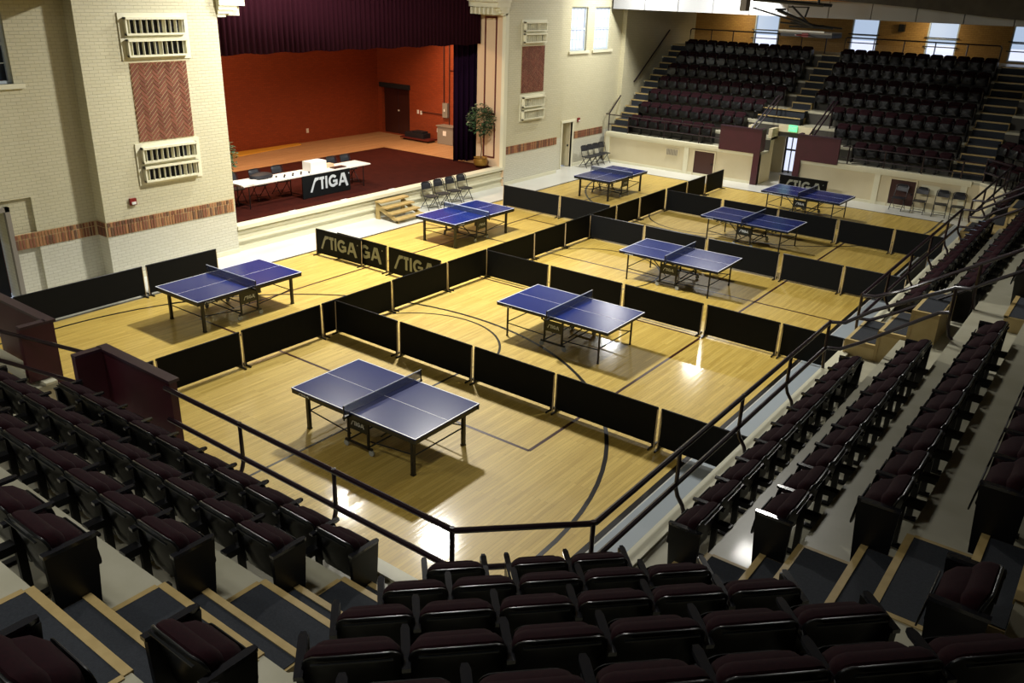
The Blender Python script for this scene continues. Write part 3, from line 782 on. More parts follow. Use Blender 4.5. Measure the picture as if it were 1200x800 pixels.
for idx, s in enumerate(SEATS):
    if not s['vis'] and idx >= 300 and s['desc'] not in ('far-corner',): continue
    sx = s['w']/.55; left_is_first = None
    # ends: local +x neighbour
    first_right = s['desc'] in ('near-left',)       # index 0 sits at the +x end
    if s['desc'] in ('right-a', 'right-b', 'right-c'): pos_i = 'pos'   # local +x = world +y = growing index
    i, n = s['i'], s['n']
    grow_pos = s['desc'] in ('right-a', 'right-b', 'right-c', 'corner', 'corner-left', 'corner-right')
    if s['desc'] == 'far-left': grow_pos = False
    if s['desc'] == 'far-right': grow_pos = True
    if s['desc'] == 'far-corner': grow_pos = False
    neg_end = (i == 0) if grow_pos else (i == n-1)
    pos_end = (i == n-1) if grow_pos else (i == 0)
    if s['desc'] == 'corner' and s['row'] == 1 and i == 0: pos_end = True
    if s['desc'] == 'corner' and s['row'] == 1 and i == 1: neg_end = True
    pieces = [('backrest_shell', 'shell', 0, 1), ('backrest_cushion', 'cush', 0, 1), ('seat_cushion', 'seat', 0, 1), ('seat_pan', 'pan', 0, 1), ('armrest', 'arm', -s['w']/2, 1), ('standard', 'leg', -s['w']/2, 1)]
    if pos_end:
        pieces += [('armrest', 'arm', s['w']/2, 1), ('end_panel', 'end', s['w']/2, 1)]
    if neg_end: pieces[-1 if not pos_end else 5] = ('end_panel', 'end', -s['w']/2, -1)
    if idx < 300 and s['vis']:
        blk, ref = PLACE[s['desc']]
        t = thing('theater_seat', 'dark folded seat, %s from %s, %s row up, %s' % (ORD[i+1], ref, ORD[s['row']], blk), 'seat', (s['x'], s['y'], s['z']), s['rot'], 'theatre seats around the court')
        if s['desc'] in ('corner-left', 'corner-right') and n == 1:
            t['label'] = 'dark folded seat alone at the row end, %s row up, %s' % (ORD[s['row']], blk)
        for nm, key, dx, sg in pieces:
            o = link(nm, MS[key], t, (dx, 0, 0))
            if key in ('shell', 'cush', 'seat', 'pan'): o.scale = (sx, 1, 1)
            elif sg < 0: o.scale = (-1, 1, 1)
    else:
        base = Matrix.Translation((s['x'], s['y'], s['z'])) @ Matrix.Rotation(s['rot'], 4, 'Z')
        for nm, key, dx, sg in pieces:
            mi = {'cush': 0, 'seat': 0}.get(key, 1)
            add_mesh(stuff, MS[key], base @ Matrix.Translation((dx, 0, 0)) @ Matrix.Diagonal((sx if key in ('shell', 'cush', 'seat', 'pan') else sg, 1, 1, 1)), mi)
if stuff.v:
    so = link('theater_seats', stuff.mesh('theater_seats', [M['seat_fabric'], M['seat_plastic']], True))
    tag(so, 'rows of dark theatre seats high up and far back in the bleachers', 'seats', kind='stuff')

# ================================================================== RAILS
def rail_run(label, pts, posts, zt=2.08, zb=1.63, inward=(0, 0), z0=1.25, r=.032):
    T = thing('guard_rail', label, 'railing', (0, 0, 0))
    obj('top_rail', MB().tube([(x_, y_, zt) for x_, y_ in pts], r), M['rail'], T, True)
    obj('lower_rail', MB().tube([(x_, y_, zb) for x_, y_ in pts], r), M['rail'], T, True)
    for (x_, y_, ix, iy) in posts:
        c = [(x_, y_, zt+.03), (x_, y_, zb-.05), (x_+ix*.25, y_+iy*.25, zb-.15), (x_+ix*.8, y_+iy*.8, zb-.25), (x_+ix, y_+iy, z0+.06), (x_+ix, y_+iy, z0)]
        obj('post', MB().tube(c, .026), M['rail'], T, True)
    return T
d = .13
NR = [(-9.25, 5.17), (-4.46, 5.17), (-4.40, 5.18), (-3.46, 6.10), (-3.42, 6.16), (-3.42, 13.38)]
rail_run('long dark pipe railing along the near edge, bending round the corner', NR,
         [(-7.72, 5.17, 0, -d), (-6.1, 5.17, 0, -d), (-4.43, 5.17, 0, -.0), (-3.43, 6.13, 0, 0), (-3.42, 8.0, d, 0), (-3.42, 9.82, d, 0), (-3.42, 11.6, d, 0), (-3.42, 13.35, .02, 0)])
rail_run('dark pipe railing on the right edge beyond the second stairs', [(-3.42, 15.15), (-3.42, 23.9)], [(-3.42, yy, d if yy != 15.15 else .02, 0) for yy in (15.15, 17.0, 18.8, 20.6, 22.3, 23.88)])
rail_run('farthest stretch of dark pipe railing on the right edge by the far corner', [(-3.42, 25.3), (-3.42, 31.9), (-3.45, 32.0), (-4.3, 32.86)], [(-3.42, yy, d, 0) for yy in (25.3, 27.2, 29.1, 31.0)] + [(-3.44, 31.95, 0, 0), (-4.28, 32.86, 0, 0)])
rail_run('thin black railing along the far ledge left of the tunnel', [(-19.3, 32.95), (-14.0, 32.95)], [(-16.55, 32.95, 0, 0), (-14.95, 32.95, 0, 0), (-18.3, 32.95, 0, 0)], 2.0, 1.6, r=.022)
rail_run('thin black railing along the far ledge right of the tunnel', [(-9.15, 32.95), (-4.35, 32.95)], [(-8.9, 32.95, 0, 0), (-7.6, 32.95, 0, 0), (-6.3, 32.95, 0, 0), (-5.0, 32.95, 0, 0)], 1.9, 1.5, r=.022)
def top_rail(label, x0, x1, n):
    T = thing('guard_rail', label, 'railing', (0, 38.95, 4.75))
    obj('top_rail', MB().tube([(x0, 0, 0), (x0, 0, .66), (x0+.06, 0, .72), (x1-.06, 0, .72), (x1, 0, .66), (x1, 0, 0)], .028), M['rail'], T, True)
    for i in range(1, n): obj('post', MB().bar((x0+(x1-x0)*i/n, 0, 0), (x0+(x1-x0)*i/n, 0, .7), .024), M['rail'], T, True)
top_rail('black pipe railing behind the top row of the left far block', -18.7, -12.3, 6)
top_rail('black pipe railing behind the top row of the right far block', -11.5, -5.55, 5)
def hand(label, pts_list, posts):
    T = thing('handrail', label, 'railing', (0, 0, 0))
    for k, pts in enumerate(pts_list): obj('rail_bar', MB().tube(pts, .03), M['rail'], T, True)
    for c in posts: obj('post', MB().tube(c, .026), M['rail'], T, True)
    return T
hand('lower climbing pair of dark handrails beside the second right-hand stairs',
     [[(-3.42, 13.38, 2.08), (-3.2, 13.4, 2.12), (-2.82, 13.4, 2.42), (-1.75, 13.4, 3.05), (-1.55, 13.4, 3.07)], [(-3.42, 13.38, 1.63), (-3.2, 13.4, 1.66), (-2.9, 13.4, 1.86), (-1.9, 13.4, 2.62), (-1.75, 13.4, 2.66)]],
     [[(-1.75, 13.4, 3.06), (-1.75, 13.4, 2.5), (-1.7, 13.4, 2.3), (-1.64, 13.4, 2.25)]])
hand('upper climbing pair of dark handrails beyond the second right-hand stairs',
     [[(-3.42, 15.15, 2.08), (-3.2, 15.15, 2.1), (-2.8, 15.15, 2.3), (-.6, 15.15, 3.75)], [(-3.42, 15.15, 1.63), (-3.2, 15.15, 1.66), (-2.8, 15.15, 1.9), (-.7, 15.15, 3.3)]],
     [[(-1.7, 15.15, 3.02), (-1.7, 15.15, 2.5), (-1.66, 15.15, 2.25)], [(-.62, 15.15, 3.74), (-.62, 15.15, 2.9), (-.6, 15.15, 2.75)]])
hand('climbing handrails at the near side of the farthest right-hand stairs',
     [[(-3.42, 23.9, 2.08), (-3.1, 23.9, 2.1), (-2.8, 23.9, 2.3), (0, 23.9, 4.1)], [(-3.42, 23.9, 1.63), (-3.1, 23.9, 1.66), (-2.8, 23.9, 1.9), (0, 23.9, 3.65)]], [[(-.1, 23.9, 4.0), (-.1, 23.9, 3.25)]])
hand('climbing handrails at the far side of the farthest right-hand stairs',
     [[(-3.42, 25.3, 2.08), (-3.1, 25.3, 2.1), (-2.8, 25.3, 2.3), (0, 25.3, 4.1)], [(-3.42, 25.3, 1.63), (-3.1, 25.3, 1.66), (-2.8, 25.3, 1.9), (0, 25.3, 3.65)]], [[(-.1, 25.3, 4.0), (-.1, 25.3, 3.25)]])
hand('dark wall handrail climbing the side wall beside the far bleachers', [[(-19.40, 35.14, 3.23), (-19.40, 38.17, 5.39)]], [[(-19.46, 35.5, 3.4), (-19.4, 35.5, 3.49)], [(-19.46, 37.8, 5.05), (-19.4, 37.8, 5.13)]])
hand('short dark handrail at the foot of the far side-wall stairs', [[(-19.5, 33.02, 2.0), (-19.38, 33.1, 2.0), (-19.38, 34.0, 2.72)]], [[(-19.3, 33.0, 2.02), (-19.3, 33.0, 1.27)]])
for lb, xx in (('pair of slanting dark handrails left of the exit sign', -12.6), ('pair of slanting dark handrails right of the exit sign', -10.4)):
    hand(lb, [[(xx-.3 if xx < -11 else xx-.15, 33.0, 2.0), (xx+.15, 34.6, 3.3)], [(xx-.12 if xx < -11 else xx+.02, 33.0, 2.0), (xx+.3, 34.6, 3.3)]], [[(xx+.15, 34.6, 3.3), (xx+.15, 34.6, 2.25)]])
hand('pair of dark cross rails over the near tunnel mouth at the left edge', [[(-10.95, 5.12, 2.08), (-11.2, 5.1, 2.05), (-13.6, 4.5, 2.08)], [(-10.95, 5.0, 1.64), (-13.6, 4.4, 1.66)]], [])

# ================================================================== MAROON TUNNEL SCREENS
def booth(label, xa, xb, yfr, sg, inner):
    """sg=+1 far bank (faces -y), -1 near bank; inner = x of the tunnel edge"""
    T = thing('tunnel_screen', label, 'screen', ((xa+xb)/2, yfr, 0))
    cx = (xa+xb)/2; a, b_ = xa-cx, xb-cx; inn = inner-cx
    y0, y1 = (-.14, -.04) if sg > 0 else (.04, .14)
    obj('front_board', MB().box(a, b_, y0, y1, 1.22, 2.14), M['maroon'], T)
    obj('top_cap', MB().box(a-.02, b_+.02, y0-.02, y1+.03, 2.14, 2.18), M['maroon_cap'], T)
    rx0, rx1 = (inn-.1, inn) if inn > 0 else (inn, inn+.1)
    ry = (-.04, .34) if sg > 0 else (-.34, .04)
    obj('return_board', MB().box(rx0, rx1, ry[0], ry[1], 1.3, 2.14), M['maroon'], T)
    obj('return_cap', MB().box(rx0-.01, rx1+.01, ry[0], ry[1], 2.14, 2.18), M['maroon_cap'], T)
    px0, px1 = (inn-.24, inn) if inn > 0 else (inn, inn+.24)
    obj('post_board', MB().box(px0, px1, y0, y1, 0, 1.22), M['maroon'], T)
booth('maroon plywood screen left of the far exit tunnel', -13.95, -12.22, YF, 1, -12.22)
booth('maroon plywood screen right of the far exit tunnel', -10.82, -9.2, YF, 1, -10.82)
booth('dark maroon plywood screen in front of the near-left seats', -10.9, -9.2, YN+.02, -1, -10.9)
booth('dark maroon plywood screen at the left edge of the photo', -14.1, -12.35, YN+.02, -1, -12.35)
t = thing('exit_sign', 'small glowing green exit sign over the far tunnel', 'sign', (-11.6, YF+1.52, 2.0))
obj('sign_face', MB().box(-.17, .17, -.04, -.0, 0, .25), M['exit'], t)

def text_mesh(body, size, m, name, parent, loc, rot, ext=.002, align='CENTER'):
    c = bpy.data.curves.new(name, 'FONT'); c.body = body; c.size = size; c.extrude = ext; c.align_x = align; c.align_y = 'CENTER'; c.offset = size*.012
    o = bpy.data.objects.new(name, c); COL.objects.link(o)
    dg = bpy.context.evaluated_depsgraph_get(); me = bpy.data.meshes.new_from_object(o.evaluated_get(dg))
    bpy.data.objects.remove(o); me.materials.clear(); me.materials.append(m)
    return link(name, me, parent, loc, rot)
text_mesh('EXIT', .15, M['white'], 'sign_text', t, (0, -.045, .125), (PI/2, 0, 0))

# ================================================================== LOGO LETTERING (flat print in the x,z plane)
def logo_mesh(m, name='lettering'):
    b = MB()
    def q(p): b.add([(x_, 0, z_) for x_, z_ in p], [tuple(range(len(p)))])
    # S drawn as a bold slanted stroke with a flag to the right
    q([(0, 0), (.17, -.02), (.47, .62), (.34, .70)]); q([(.34, .70), (.47, .62), (.60, .72), (.58, .93), (.48, .93)])
    q([(.58, .93), (.60, .72), (.80, .76), (.86, .93)])
    q([(.90, .93), (.86, .74), (1.32, .74), (1.32, .93)]); q([(1.02, .74), (1.02, .08), (1.20, .08), (1.20, .74)])
    q([(1.42, .08), (1.60, .08), (1.60, .93), (1.42, .93)])
    # G
    R, r_ = .43, .24; cx, cz = 2.14, .505
    a = [math.radians(40 + i*(285)/16) for i in range(17)]
    for i in range(16):
        p = [(cx+R*math.cos(a[i]), cz+R*math.sin(a[i])), (cx+R*math.cos(a[i+1]), cz+R*math.sin(a[i+1])), (cx+r_*math.cos(a[i+1]), cz+r_*math.sin(a[i+1])), (cx+r_*math.cos(a[i]), cz+r_*math.sin(a[i]))]
        q(p)
    q([(2.14, .40), (2.57, .40), (2.57, .56), (2.14, .56)]); q([(2.40, .16), (2.57, .2), (2.57, .40), (2.40, .40)])
    # A
    q([(2.66, .08), (2.84, .08), (3.06, .74), (3.12, .93), (2.96, .93)]); q([(3.12, .93), (3.06, .74), (3.42, -.04), (3.62, .0), (3.28, .93)])
    q([(2.86, .26), (3.24, .26), (3.20, .42), (2.90, .42)])
    q([(3.66, .80), (3.73, .80), (3.73, .88), (3.66, .88)])
    for i, v in enumerate(b.v): b.v[i] = ((v[0]-1.8)/3.7, 0, (v[2]-.46)/3.7)
    me = bpy.data.meshes.new(name); me.from_pydata(b.v, [], b.f); me.materials.append(m)
    bm = bmesh.new(); bm.from_mesh(me)
    r = bmesh.ops.extrude_face_region(bm, geom=bm.faces[:]); 
    for v in [g for g in r['geom'] if isinstance(g, bmesh.types.BMVert)]: v.co.y -= .003
    bmesh.ops.recalc_face_normals(bm, faces=bm.faces); bm.to_mesh(me); bm.free()
    return me
LOGO = logo_mesh(M['logo']); LOGO_L = logo_mesh(M['logo_light'])

# ================================================================== BARRIERS
BH = .73
def barrier_meshes():
    d = {}
    c = MB().box(0, 1, -.012, .012, .06, BH); d['cloth'] = c.mesh('panel_cloth', M['black_cloth'])
    return d
BMS = {}
def barrier(label, p, q, group, logo=None, tilt=0, poles=(1, 1)):
    L = math.hypot(q[0]-p[0], q[1]-p[1]); key = round(L, 2)
    if key not in BMS:
        c = MB().box(.03, L-.03, -.012, .012, .055, BH-.01)
        c2 = MB().tube([(.015, 0, .0), (.015, 0, BH), (.02, 0, BH), (L-.02, 0, BH), (L-.015, 0, BH), (L-.015, 0, 0)], .011, 6)
        BMS[key] = (c.mesh('panel_cloth', M['black_cloth']), c2.mesh('panel_frame', M['black_metal'], True))
    t = thing('court_barrier', label, 'barrier', (p[0], p[1], 0), math.atan2(q[1]-p[1], q[0]-p[0]), group)
    if tilt: t.rotation_euler[0] = tilt
    link('panel_cloth', BMS[key][0], t); link('panel_frame', BMS[key][1], t)
    for i, xx in enumerate((.012, L-.012)):
        if poles[i]:
            sgn = 1 if i == 0 else -1
            link('support_pole', POLE, t, (xx, -.022, 0))
        link('foot', FOOT, t, (xx+(.03 if i == 0 else -.03), 0, 0))
    if logo:
        for side in logo:
            lo = link('lettering', LOGO, t, (L*.5, -.014 if side < 0 else .014, .40), (0, 0, 0 if side < 0 else PI)); lo.scale = (L*.80, 1, L*.86)
    return t
POLE = MB().tube([(0, 0, .0), (0, .012, BH-.03)], .009, 6).mesh('support_pole', M['pole'], True)
FOOT = MB().box(-.012, .012, -.17, .17, 0, .03).box(-.02, .02, -.02, .02, .03, .07).mesh('foot', M['black_metal'])
G1 = 'black court barriers'
B = barrier
B('black barrier along the left wall, nearer the left edge', (-17.92, 7.0), (-17.92, 9.88), G1)
B('black barrier by the left wall, behind the leftmost table', (-17.92, 9.95), (-17.9, 11.85), G1)
B('barrier lettered STIGA in full, nearest the stage ledge', (-17.62, 14.80), (-15.86, 14.84), G1, (-1,))
B('barrier showing only the letters GA, half hidden behind the first STIGA panel', (-16.88, 14.90), (-15.0, 14.90), G1, (-1,))
B('barrier lettered STIGA, cut off by the long lengthwise barrier row', (-14.92, 14.87), (-13.12, 14.87), G1, (-1,))
ys = [5.35, 7.12, 8.9, 10.9, 12.98, 14.9, 16.45, 18.55, 20.1, 21.5]
nm = ['lengthwise barrier half hidden by the maroon screen', 'lengthwise barrier left of the nearest table', 'lengthwise barrier in front of the leftmost table', 'lengthwise barrier from the first cross row', 'lengthwise barrier meeting the STIGA panels', 'lengthwise barrier just before the second cross row', 'lengthwise barrier just past the second cross row', 'lengthwise barrier right of the second left-hand table', 'lengthwise barrier at the start of the third cross row']
for i in range(len(ys)-1):
    B(nm[i] + ', plain black', (-12.97, ys[i]+.02), (-12.95, ys[i+1]-.02), G1)
for i, (a, b_) in enumerate([(21.55, 23.0), (23.02, 24.5), (24.54, 26.35), (26.42, 28.0), (28.02, 29.55), (29.6, 31.2)]):
    B(['far lengthwise barrier just past the third cross row', 'far lengthwise barrier where the left cross row joins', 'far lengthwise barrier before the fourth cross row', 'far lengthwise barrier just past the fourth cross row', 'far lengthwise barrier second from the far end', 'far lengthwise barrier with faint lettering at the far end'][i], (-12.95, a), (-12.97, b_), G1, (1,) if i == 5 else None)
rows_ = [('first cross row, behind the nearest table', 11.27, [(-12.93, -11.10), (-11.05, -9.17), (-9.13, -7.3), (-7.27, -5.27), (-5.23, -3.75)]),
         ('second cross row, behind the middle table', 16.38, [(-12.9, -10.97), (-10.92, -8.9), (-8.85, -6.87), (-6.80, -5.15), (-5.12, -3.85)]),
         ('third cross row', 21.42, [(-12.93, -11.1), (-11.06, -9.15), (-9.1, -7.06), (-6.98, -5.4), (-5.37, -3.9)]),
         ('fourth cross row', 26.25, [(-12.86, -10.84), (-10.77, -8.93), (-8.9, -7.06), (-7.0, -5.4), (-5.37, -4.0)])]
for nm_, y_, segs in rows_:
    for i, (a, b_) in enumerate(segs):
        B('black barrier, %s from the left in the %s' % (ORD[i+1], nm_), (a, y_), (b_, y_), G1)
B('black barrier left of the third cross row, nearest the stage end', (-17.34, 22.86), (-15.02, 22.86), G1)
B('black barrier in the left cross row, touching the lengthwise row', (-14.98, 22.86), (-13.1, 22.86), G1)
B('barrier lettered STIGA standing behind the farthest table', (-11.0, 31.9), (-9.15, 31.9), G1, (-1,))
B('grey-looking barrier standing lengthwise by the right edge', (-4.1, 21.6), (-4.1, 24.6), G1)

# ================================================================== TABLE TENNIS TABLES
def table_proto(kind):
    t = empty('table_tennis_table')
    Lh, Wh, H = 1.37, .7625, .76
    for sgn in (-1, 1):
        xa, xb = (-Lh, -.004) if sgn < 0 else (.004, Lh)
        top = obj('tabletop', MB().box(xa, xb, -Wh, Wh, H-.022, H), M['table_top'], t)
        lb = MB()
        lb.box(xa, xb, -Wh, -Wh+.02, H, H+.0012); lb.box(xa, xb, Wh-.02, Wh, H, H+.0012)
        e0, e1 = (-Lh, -Lh+.02) if sgn < 0 else (Lh-.02, Lh); lb.box(e0, e1, -Wh+.02, Wh-.02, H, H+.0012)
        lb.box(xa if sgn > 0 else -Lh+.02, xb if sgn < 0 else Lh-.02, -.004, .004, H, H+.0012)
        obj('white_lines', lb, M['table_line'], top)
        h_ = .075 if kind == 'heavy' else .05
        ap = MB(); ap.box(xa, xb, -Wh+.01, -Wh+.035, H-.022-h_, H-.022); ap.box(xa, xb, Wh-.035, Wh-.01, H-.022-h_, H-.022)
        e0, e1 = (-Lh+.01, -Lh+.035) if sgn < 0 else (Lh-.035, Lh-.01); ap.box(e0, e1, -Wh+.035, Wh-.035, H-.022-h_, H-.022)
        obj('apron', ap, M['apron'], t)
    lx, ly = (1.17, .60) if kind == 'heavy' else (1.14, .66)
    lr = .028 if kind == 'heavy' else .015
    for sx_ in (-1, 1):
        for sy_ in (-1, 1):
            l = obj('leg', MB().box(sx_*lx-lr, sx_*lx+lr, sy_*ly-lr, sy_*ly+lr, .02, H-.06), M['black_metal'], t)
            obj('foot', MB().box(sx_*lx-lr*1.2, sx_*lx+lr*1.2, sy_*ly-lr*1.2, sy_*ly+lr*1.2, 0, .025), M['black_metal'], l)
        obj('crossbar', MB().bar((sx_*lx, -ly, .33), (sx_*lx, ly, .33), .012), M['black_metal'], t)
        for sy_ in (-1, 1):
            obj('brace', MB().bar((sx_*lx, sy_*ly, .30 if kind != 'heavy' else .36), (sx_*.22, sy_*.55, .22), .012), M['black_metal'], t)
        obj('brace', MB().bar((sx_*.2, -.3, .2), (sx_*.75, -.3, H-.05), .013), M['black_metal'], t)
        obj('brace', MB().bar((sx_*.2, .3, .2), (sx_*.75, .3, H-.05), .013), M['black_metal'], t)
    for sy_ in (-1, 1):
        f_ = MB()
        for xx in (-.22, .22): f_.bar((xx, sy_*.60, .10), (xx, sy_*.60, H-.05), .017, sq=True)
        f_.bar((-.30, sy_*.60, .12), (.30, sy_*.60, .12), .017, sq=True)
        obj('center_frame', f_, M['black_metal'], t)
        bd = obj('logo_board', MB().box(-.20, .20, sy_*.60-.008, sy_*.60+.008, .36, .60), M['apron'], t)
        lo = link('lettering', LOGO_L, bd, (0, sy_*.612, .48), (0, 0, 0 if sy_ < 0 else PI)); lo.scale = (.30, 1, .32)
        for xx in (-.28, .28):
            w_ = MB().lathe([(.01, -.015), (.05, -.015), (.055, 0), (.05, .015), (.01, .015)], n=12)
            link('wheel', w_.mesh('wheel', M['wheel'], True), t, (xx, sy_*.60, .056), (PI/2, 0, 0))
        # small logo printed at the corner of the apron
        lo = link('lettering', LOGO_L, t, (sy_*-1.08*(-1), sy_*(Wh-.008), H-.06), (0, 0, 0 if sy_ < 0 else PI)); lo.scale = (.26, 1, .15)
    obj('axle_frame', MB().bar((-.22, -.6, .14), (-.22, .6, .14), .015).bar((.22, -.6, .14), (.22, .6, .14), .015), M['black_metal'], t)
    n_ = MB(); n_.box(-.003, .003, -.87, .87, H+.005, H+.145)
    net = obj('net', n_, M['net'], t)
    obj('net_tape', MB().box(-.006, .006, -.87, .87, H+.140, H+.155), M['net_tape'], net)
    for sy_ in (-1, 1):
        obj('net_post', MB().bar((0, sy_*.885, H-.10), (0, sy_*.885, H+.155), .012).box(-.02, .02, sy_*.74 if sy_ > 0 else -.90, .90 if sy_ > 0 else -.74, H-.07, H-.03), M['black_metal'], t)
    return t
heavy = table_proto('heavy'); light_ = table_proto('light')
TB = [(-8.90, 8.685, .012, 'heavy', 'nearest blue table tennis table, in front centre of the court'), (-8.92, 14.2, .006, 'light', 'blue table tennis table in the middle, between the first two cross rows'),
      (-15.61, 10.62, PI/2+.006, 'heavy', 'leftmost blue table tennis table, reflecting the red stage'), (-15.78, 19.0, PI/2-.016, 'heavy', 'blue table tennis table in front of the chairs by the stage'),
      (-15.66, 27.23, PI/2, 'heavy', 'blue table tennis table near the open doorway, far left'), (-8.95, 19.4, .008, 'light', 'blue table tennis table behind the second cross row of barriers'),
      (-9.0, 24.38, -.02, 'light', 'blue table tennis table behind the third cross row of barriers'), (-9.0, 29.2, -.04, 'light', 'farthest blue table tennis table, before the far STIGA barrier')]
used = {'heavy': False, 'light': False}
for (x_, y_, a_, kd, lb) in TB:
    pr = heavy if kd == 'heavy' else light_
    t = pr if not used[kd] else copy_tree(pr)
    used[kd] = True
    t.location = (x_, y_, 0); t.rotation_euler = (0, 0, a_); tag(t, lb, 'table', 'table tennis tables on the court')

# ================================================================== FOLDING CHAIRS (local +y is the front)
def chair_proto():
    t = empty('folding_chair')
    for s_ in (-1, 1):
        x_ = s_*.21
        obj('front_leg', MB().tube([(x_, -.20, .84), (x_, -.10, .5), (x_, .22, 0)], .012, 6), M['chair_metal'], t, True)
        obj('rear_leg', MB().tube([(x_*.92, .10, .43), (x_*.92, -.26, 0)], .012, 6), M['chair_metal'], t, True)
    obj('back_frame', MB().tube([(-.21, -.20, .80), (-.19, -.215, .86), (-.12, -.22, .885), (.12, -.22, .885), (.19, -.215, .86), (.21, -.20, .80)], .012, 6), M['chair_metal'], t, True)
    bk = MB(); padded(bk, rounded(.19, .22, .09, .65, 3), lambda x, z: -.16-(z-.6)*.3 + .4*x*x - .02, .02, .005); obj('backrest', bk, M['chair_pad'], t, True)
    obj('seat', MB().prism([(-.19, -.14), (.19, -.14), (.20, .18), (.16, .24), (-.16, .24), (-.20, .18)], .43, .455), M['chair_pad'], t)
    obj('crossbar', MB().bar((-.20, .165, .08), (.20, .165, .08), .009, 6).bar((-.19, -.2, .08), (.19, -.2, .08), .009, 6), M['chair_metal'], t, True)
    return t
cp_ = chair_proto(); first = True
CH = [(-18.95, 20.85, -PI/2, 'first'), (-18.95, 21.43, -PI/2, 's'), (-18.97, 22.05, -PI/2, 's'), (-18.97, 22.65, -PI/2, 's')]
def put_chair(x_, y_, z_, a_, lb, grp):
    global first
    t = cp_ if first else copy_tree(cp_); first = False
    t.location = (x_, y_, z_); t.rotation_euler = (0, 0, a_); tag(t, lb, 'chair', grp)
for i in range(4):
    put_chair(-18.86, 20.80+i*.60, 0, -PI/2-.15, 'dark folding chair against the stage ledge, %s from the wooden steps' % ORD[i+1], 'folding chairs against the stage ledge')
for i in range(4):
    put_chair(-19.05, 30.95+i*.46, 0, -PI/2-.2, 'dark folding chair by the far left wall, %s from the doorway' % ORD[i+1], 'folding chairs beside the doorway')
for i, x_ in enumerate((-6.75, -6.05, -5.35, -4.8)):
    put_chair(x_, 32.42, 0, PI+.1*(i-1), ['dark folding chair in front of the maroon door in the far wall', 'dark folding chair just right of the maroon door in the far wall', 'dark folding chair third from the maroon door, under the blank panel', 'dark folding chair farthest right against the far wall'][i], 'folding chairs against the far wall')

# ================================================================== STAGE
SZ = .70
st = tag(empty('stage'), 'low wooden stage with white moulded front and dark carpet', 'stage')
struct('floor_stage', MB().box(-28.6, -19.65, 13.5, 25.42, .55, SZ-.02).box(-28.6, -20.6, 25.42, 28.1, .55, SZ-.02).box(-28.6, -20.6, 8, 13.5, .55, SZ-.02), M['stage_wood'])
struct('floor_carpet', MB().box(-25.5, -19.64, 13.6, 25.3, SZ-.02, SZ-.01), M['carpet_stage'])
obj('stage_front', MB().box(-19.6, -19.38, 13.5, 25.42, 0, .62), M['trim'], st)
obj('front_molding', MB().box(-19.38, -19.33, 13.5, 25.42, .50, .56).box(-19.38, -19.30, 13.5, 25.42, .28, .33), M['trim'], st)
obj('stage_cap', MB().box(-19.62, -19.26, 13.5, 25.42, .62, .72), M['trim'], st)
obj('kick_board', MB().box(-19.38, -19.34, 13.5, 25.42, 0, .12), M['trim'], st)
for yy in (15.6, 17.6, 19.7, 22.0): obj('footlight_bracket', MB().box(-19.58, -19.5, yy-.12, yy+.12, .72, .745), M['white'], st)
sw = MB(); sw.box(-28.9, -28.6, 8, 28.4, 0, 7.6)
holes_wall(sw, 'y', 28.1, 28.4, -28.6, -20.5, 0, 7.6, [(-28.37, -26.66, .7, 2.75)])
sw.box(-28.9, -20.4, 7.8, 8.0, 0, 7.6)
struct('wall_stage', sw, M['stage_wall'])
struct('ceiling_stage', MB().box(-28.9, -20.3, 7.8, 28.4, 7.6, 7.7), M['vent_dark'])
d = struct('door_6', MB().box(-28.37, -27.52, 28.28, 28.33, .7, 2.75).box(-27.5, -26.66, 28.28, 28.33, .7, 2.75), M['door_brown'])
struct('door_lintel', MB().box(-28.45, -26.6, 28.02, 28.1, 2.7, 2.9), M['vent_dark'], d)
struct('door_handle', MB().box(-27.5, -27.44, 28.22, 28.28, 1.7, 1.76), M['white'], d)
# proscenium jamb, corbels, valance and leg curtain
jm = MB().box(-20.6, -19.3, 25.36, 25.42, 0, 7.4)
j = struct('trim_11', jm, M['panel_cream'])
struct('jamb_panel_frame', MB().box(-20.25, -20.2, 25.33, 25.36, 2.6, 6.0).box(-19.75, -19.7, 25.33, 25.36, 2.6, 6.0).box(-20.2, -19.75, 25.33, 25.36, 5.95, 6.0).box(-20.2, -19.75, 25.33, 25.36, 2.6, 2.65)
       .box(-20.25, -20.2, 25.33, 25.36, 1.0, 2.3).box(-19.75, -19.7, 25.33, 25.36, 1.0, 2.3).box(-20.2, -19.75, 25.33, 25.36, 2.25, 2.3).box(-20.2, -19.75, 25.33, 25.36, 1.0, 1.05), M['panel_red'], j)
struct('jamb_edge', MB().box(-19.42, -19.28, 25.3, 25.5, .72, 7.4), M['trim'], j)
def corbel(nm, y0, sg):
    b = MB()
    for i, (dy, z0, z1) in enumerate([(.25, 6.05, 6.13), (.42, 6.13, 6.22), (.55, 6.22, 6.32), (.75, 6.32, 6.5), (.9, 6.5, 6.7)]):
        ya, yb = sorted((y0, y0-sg*dy)); b.box(-20.5, -19.28+.04*i, ya, yb, z0, z1)
    for i in range(6):
        xx = -20.4+i*.19; ya, yb = sorted((y0-sg*.3, y0-sg*.72)); b.box(xx, xx+.08, ya, yb, 6.08, 6.3)
    struct(nm, b, M['trim'])
corbel('trim_12', 25.4, 1); corbel('trim_13', 13.5, -1)
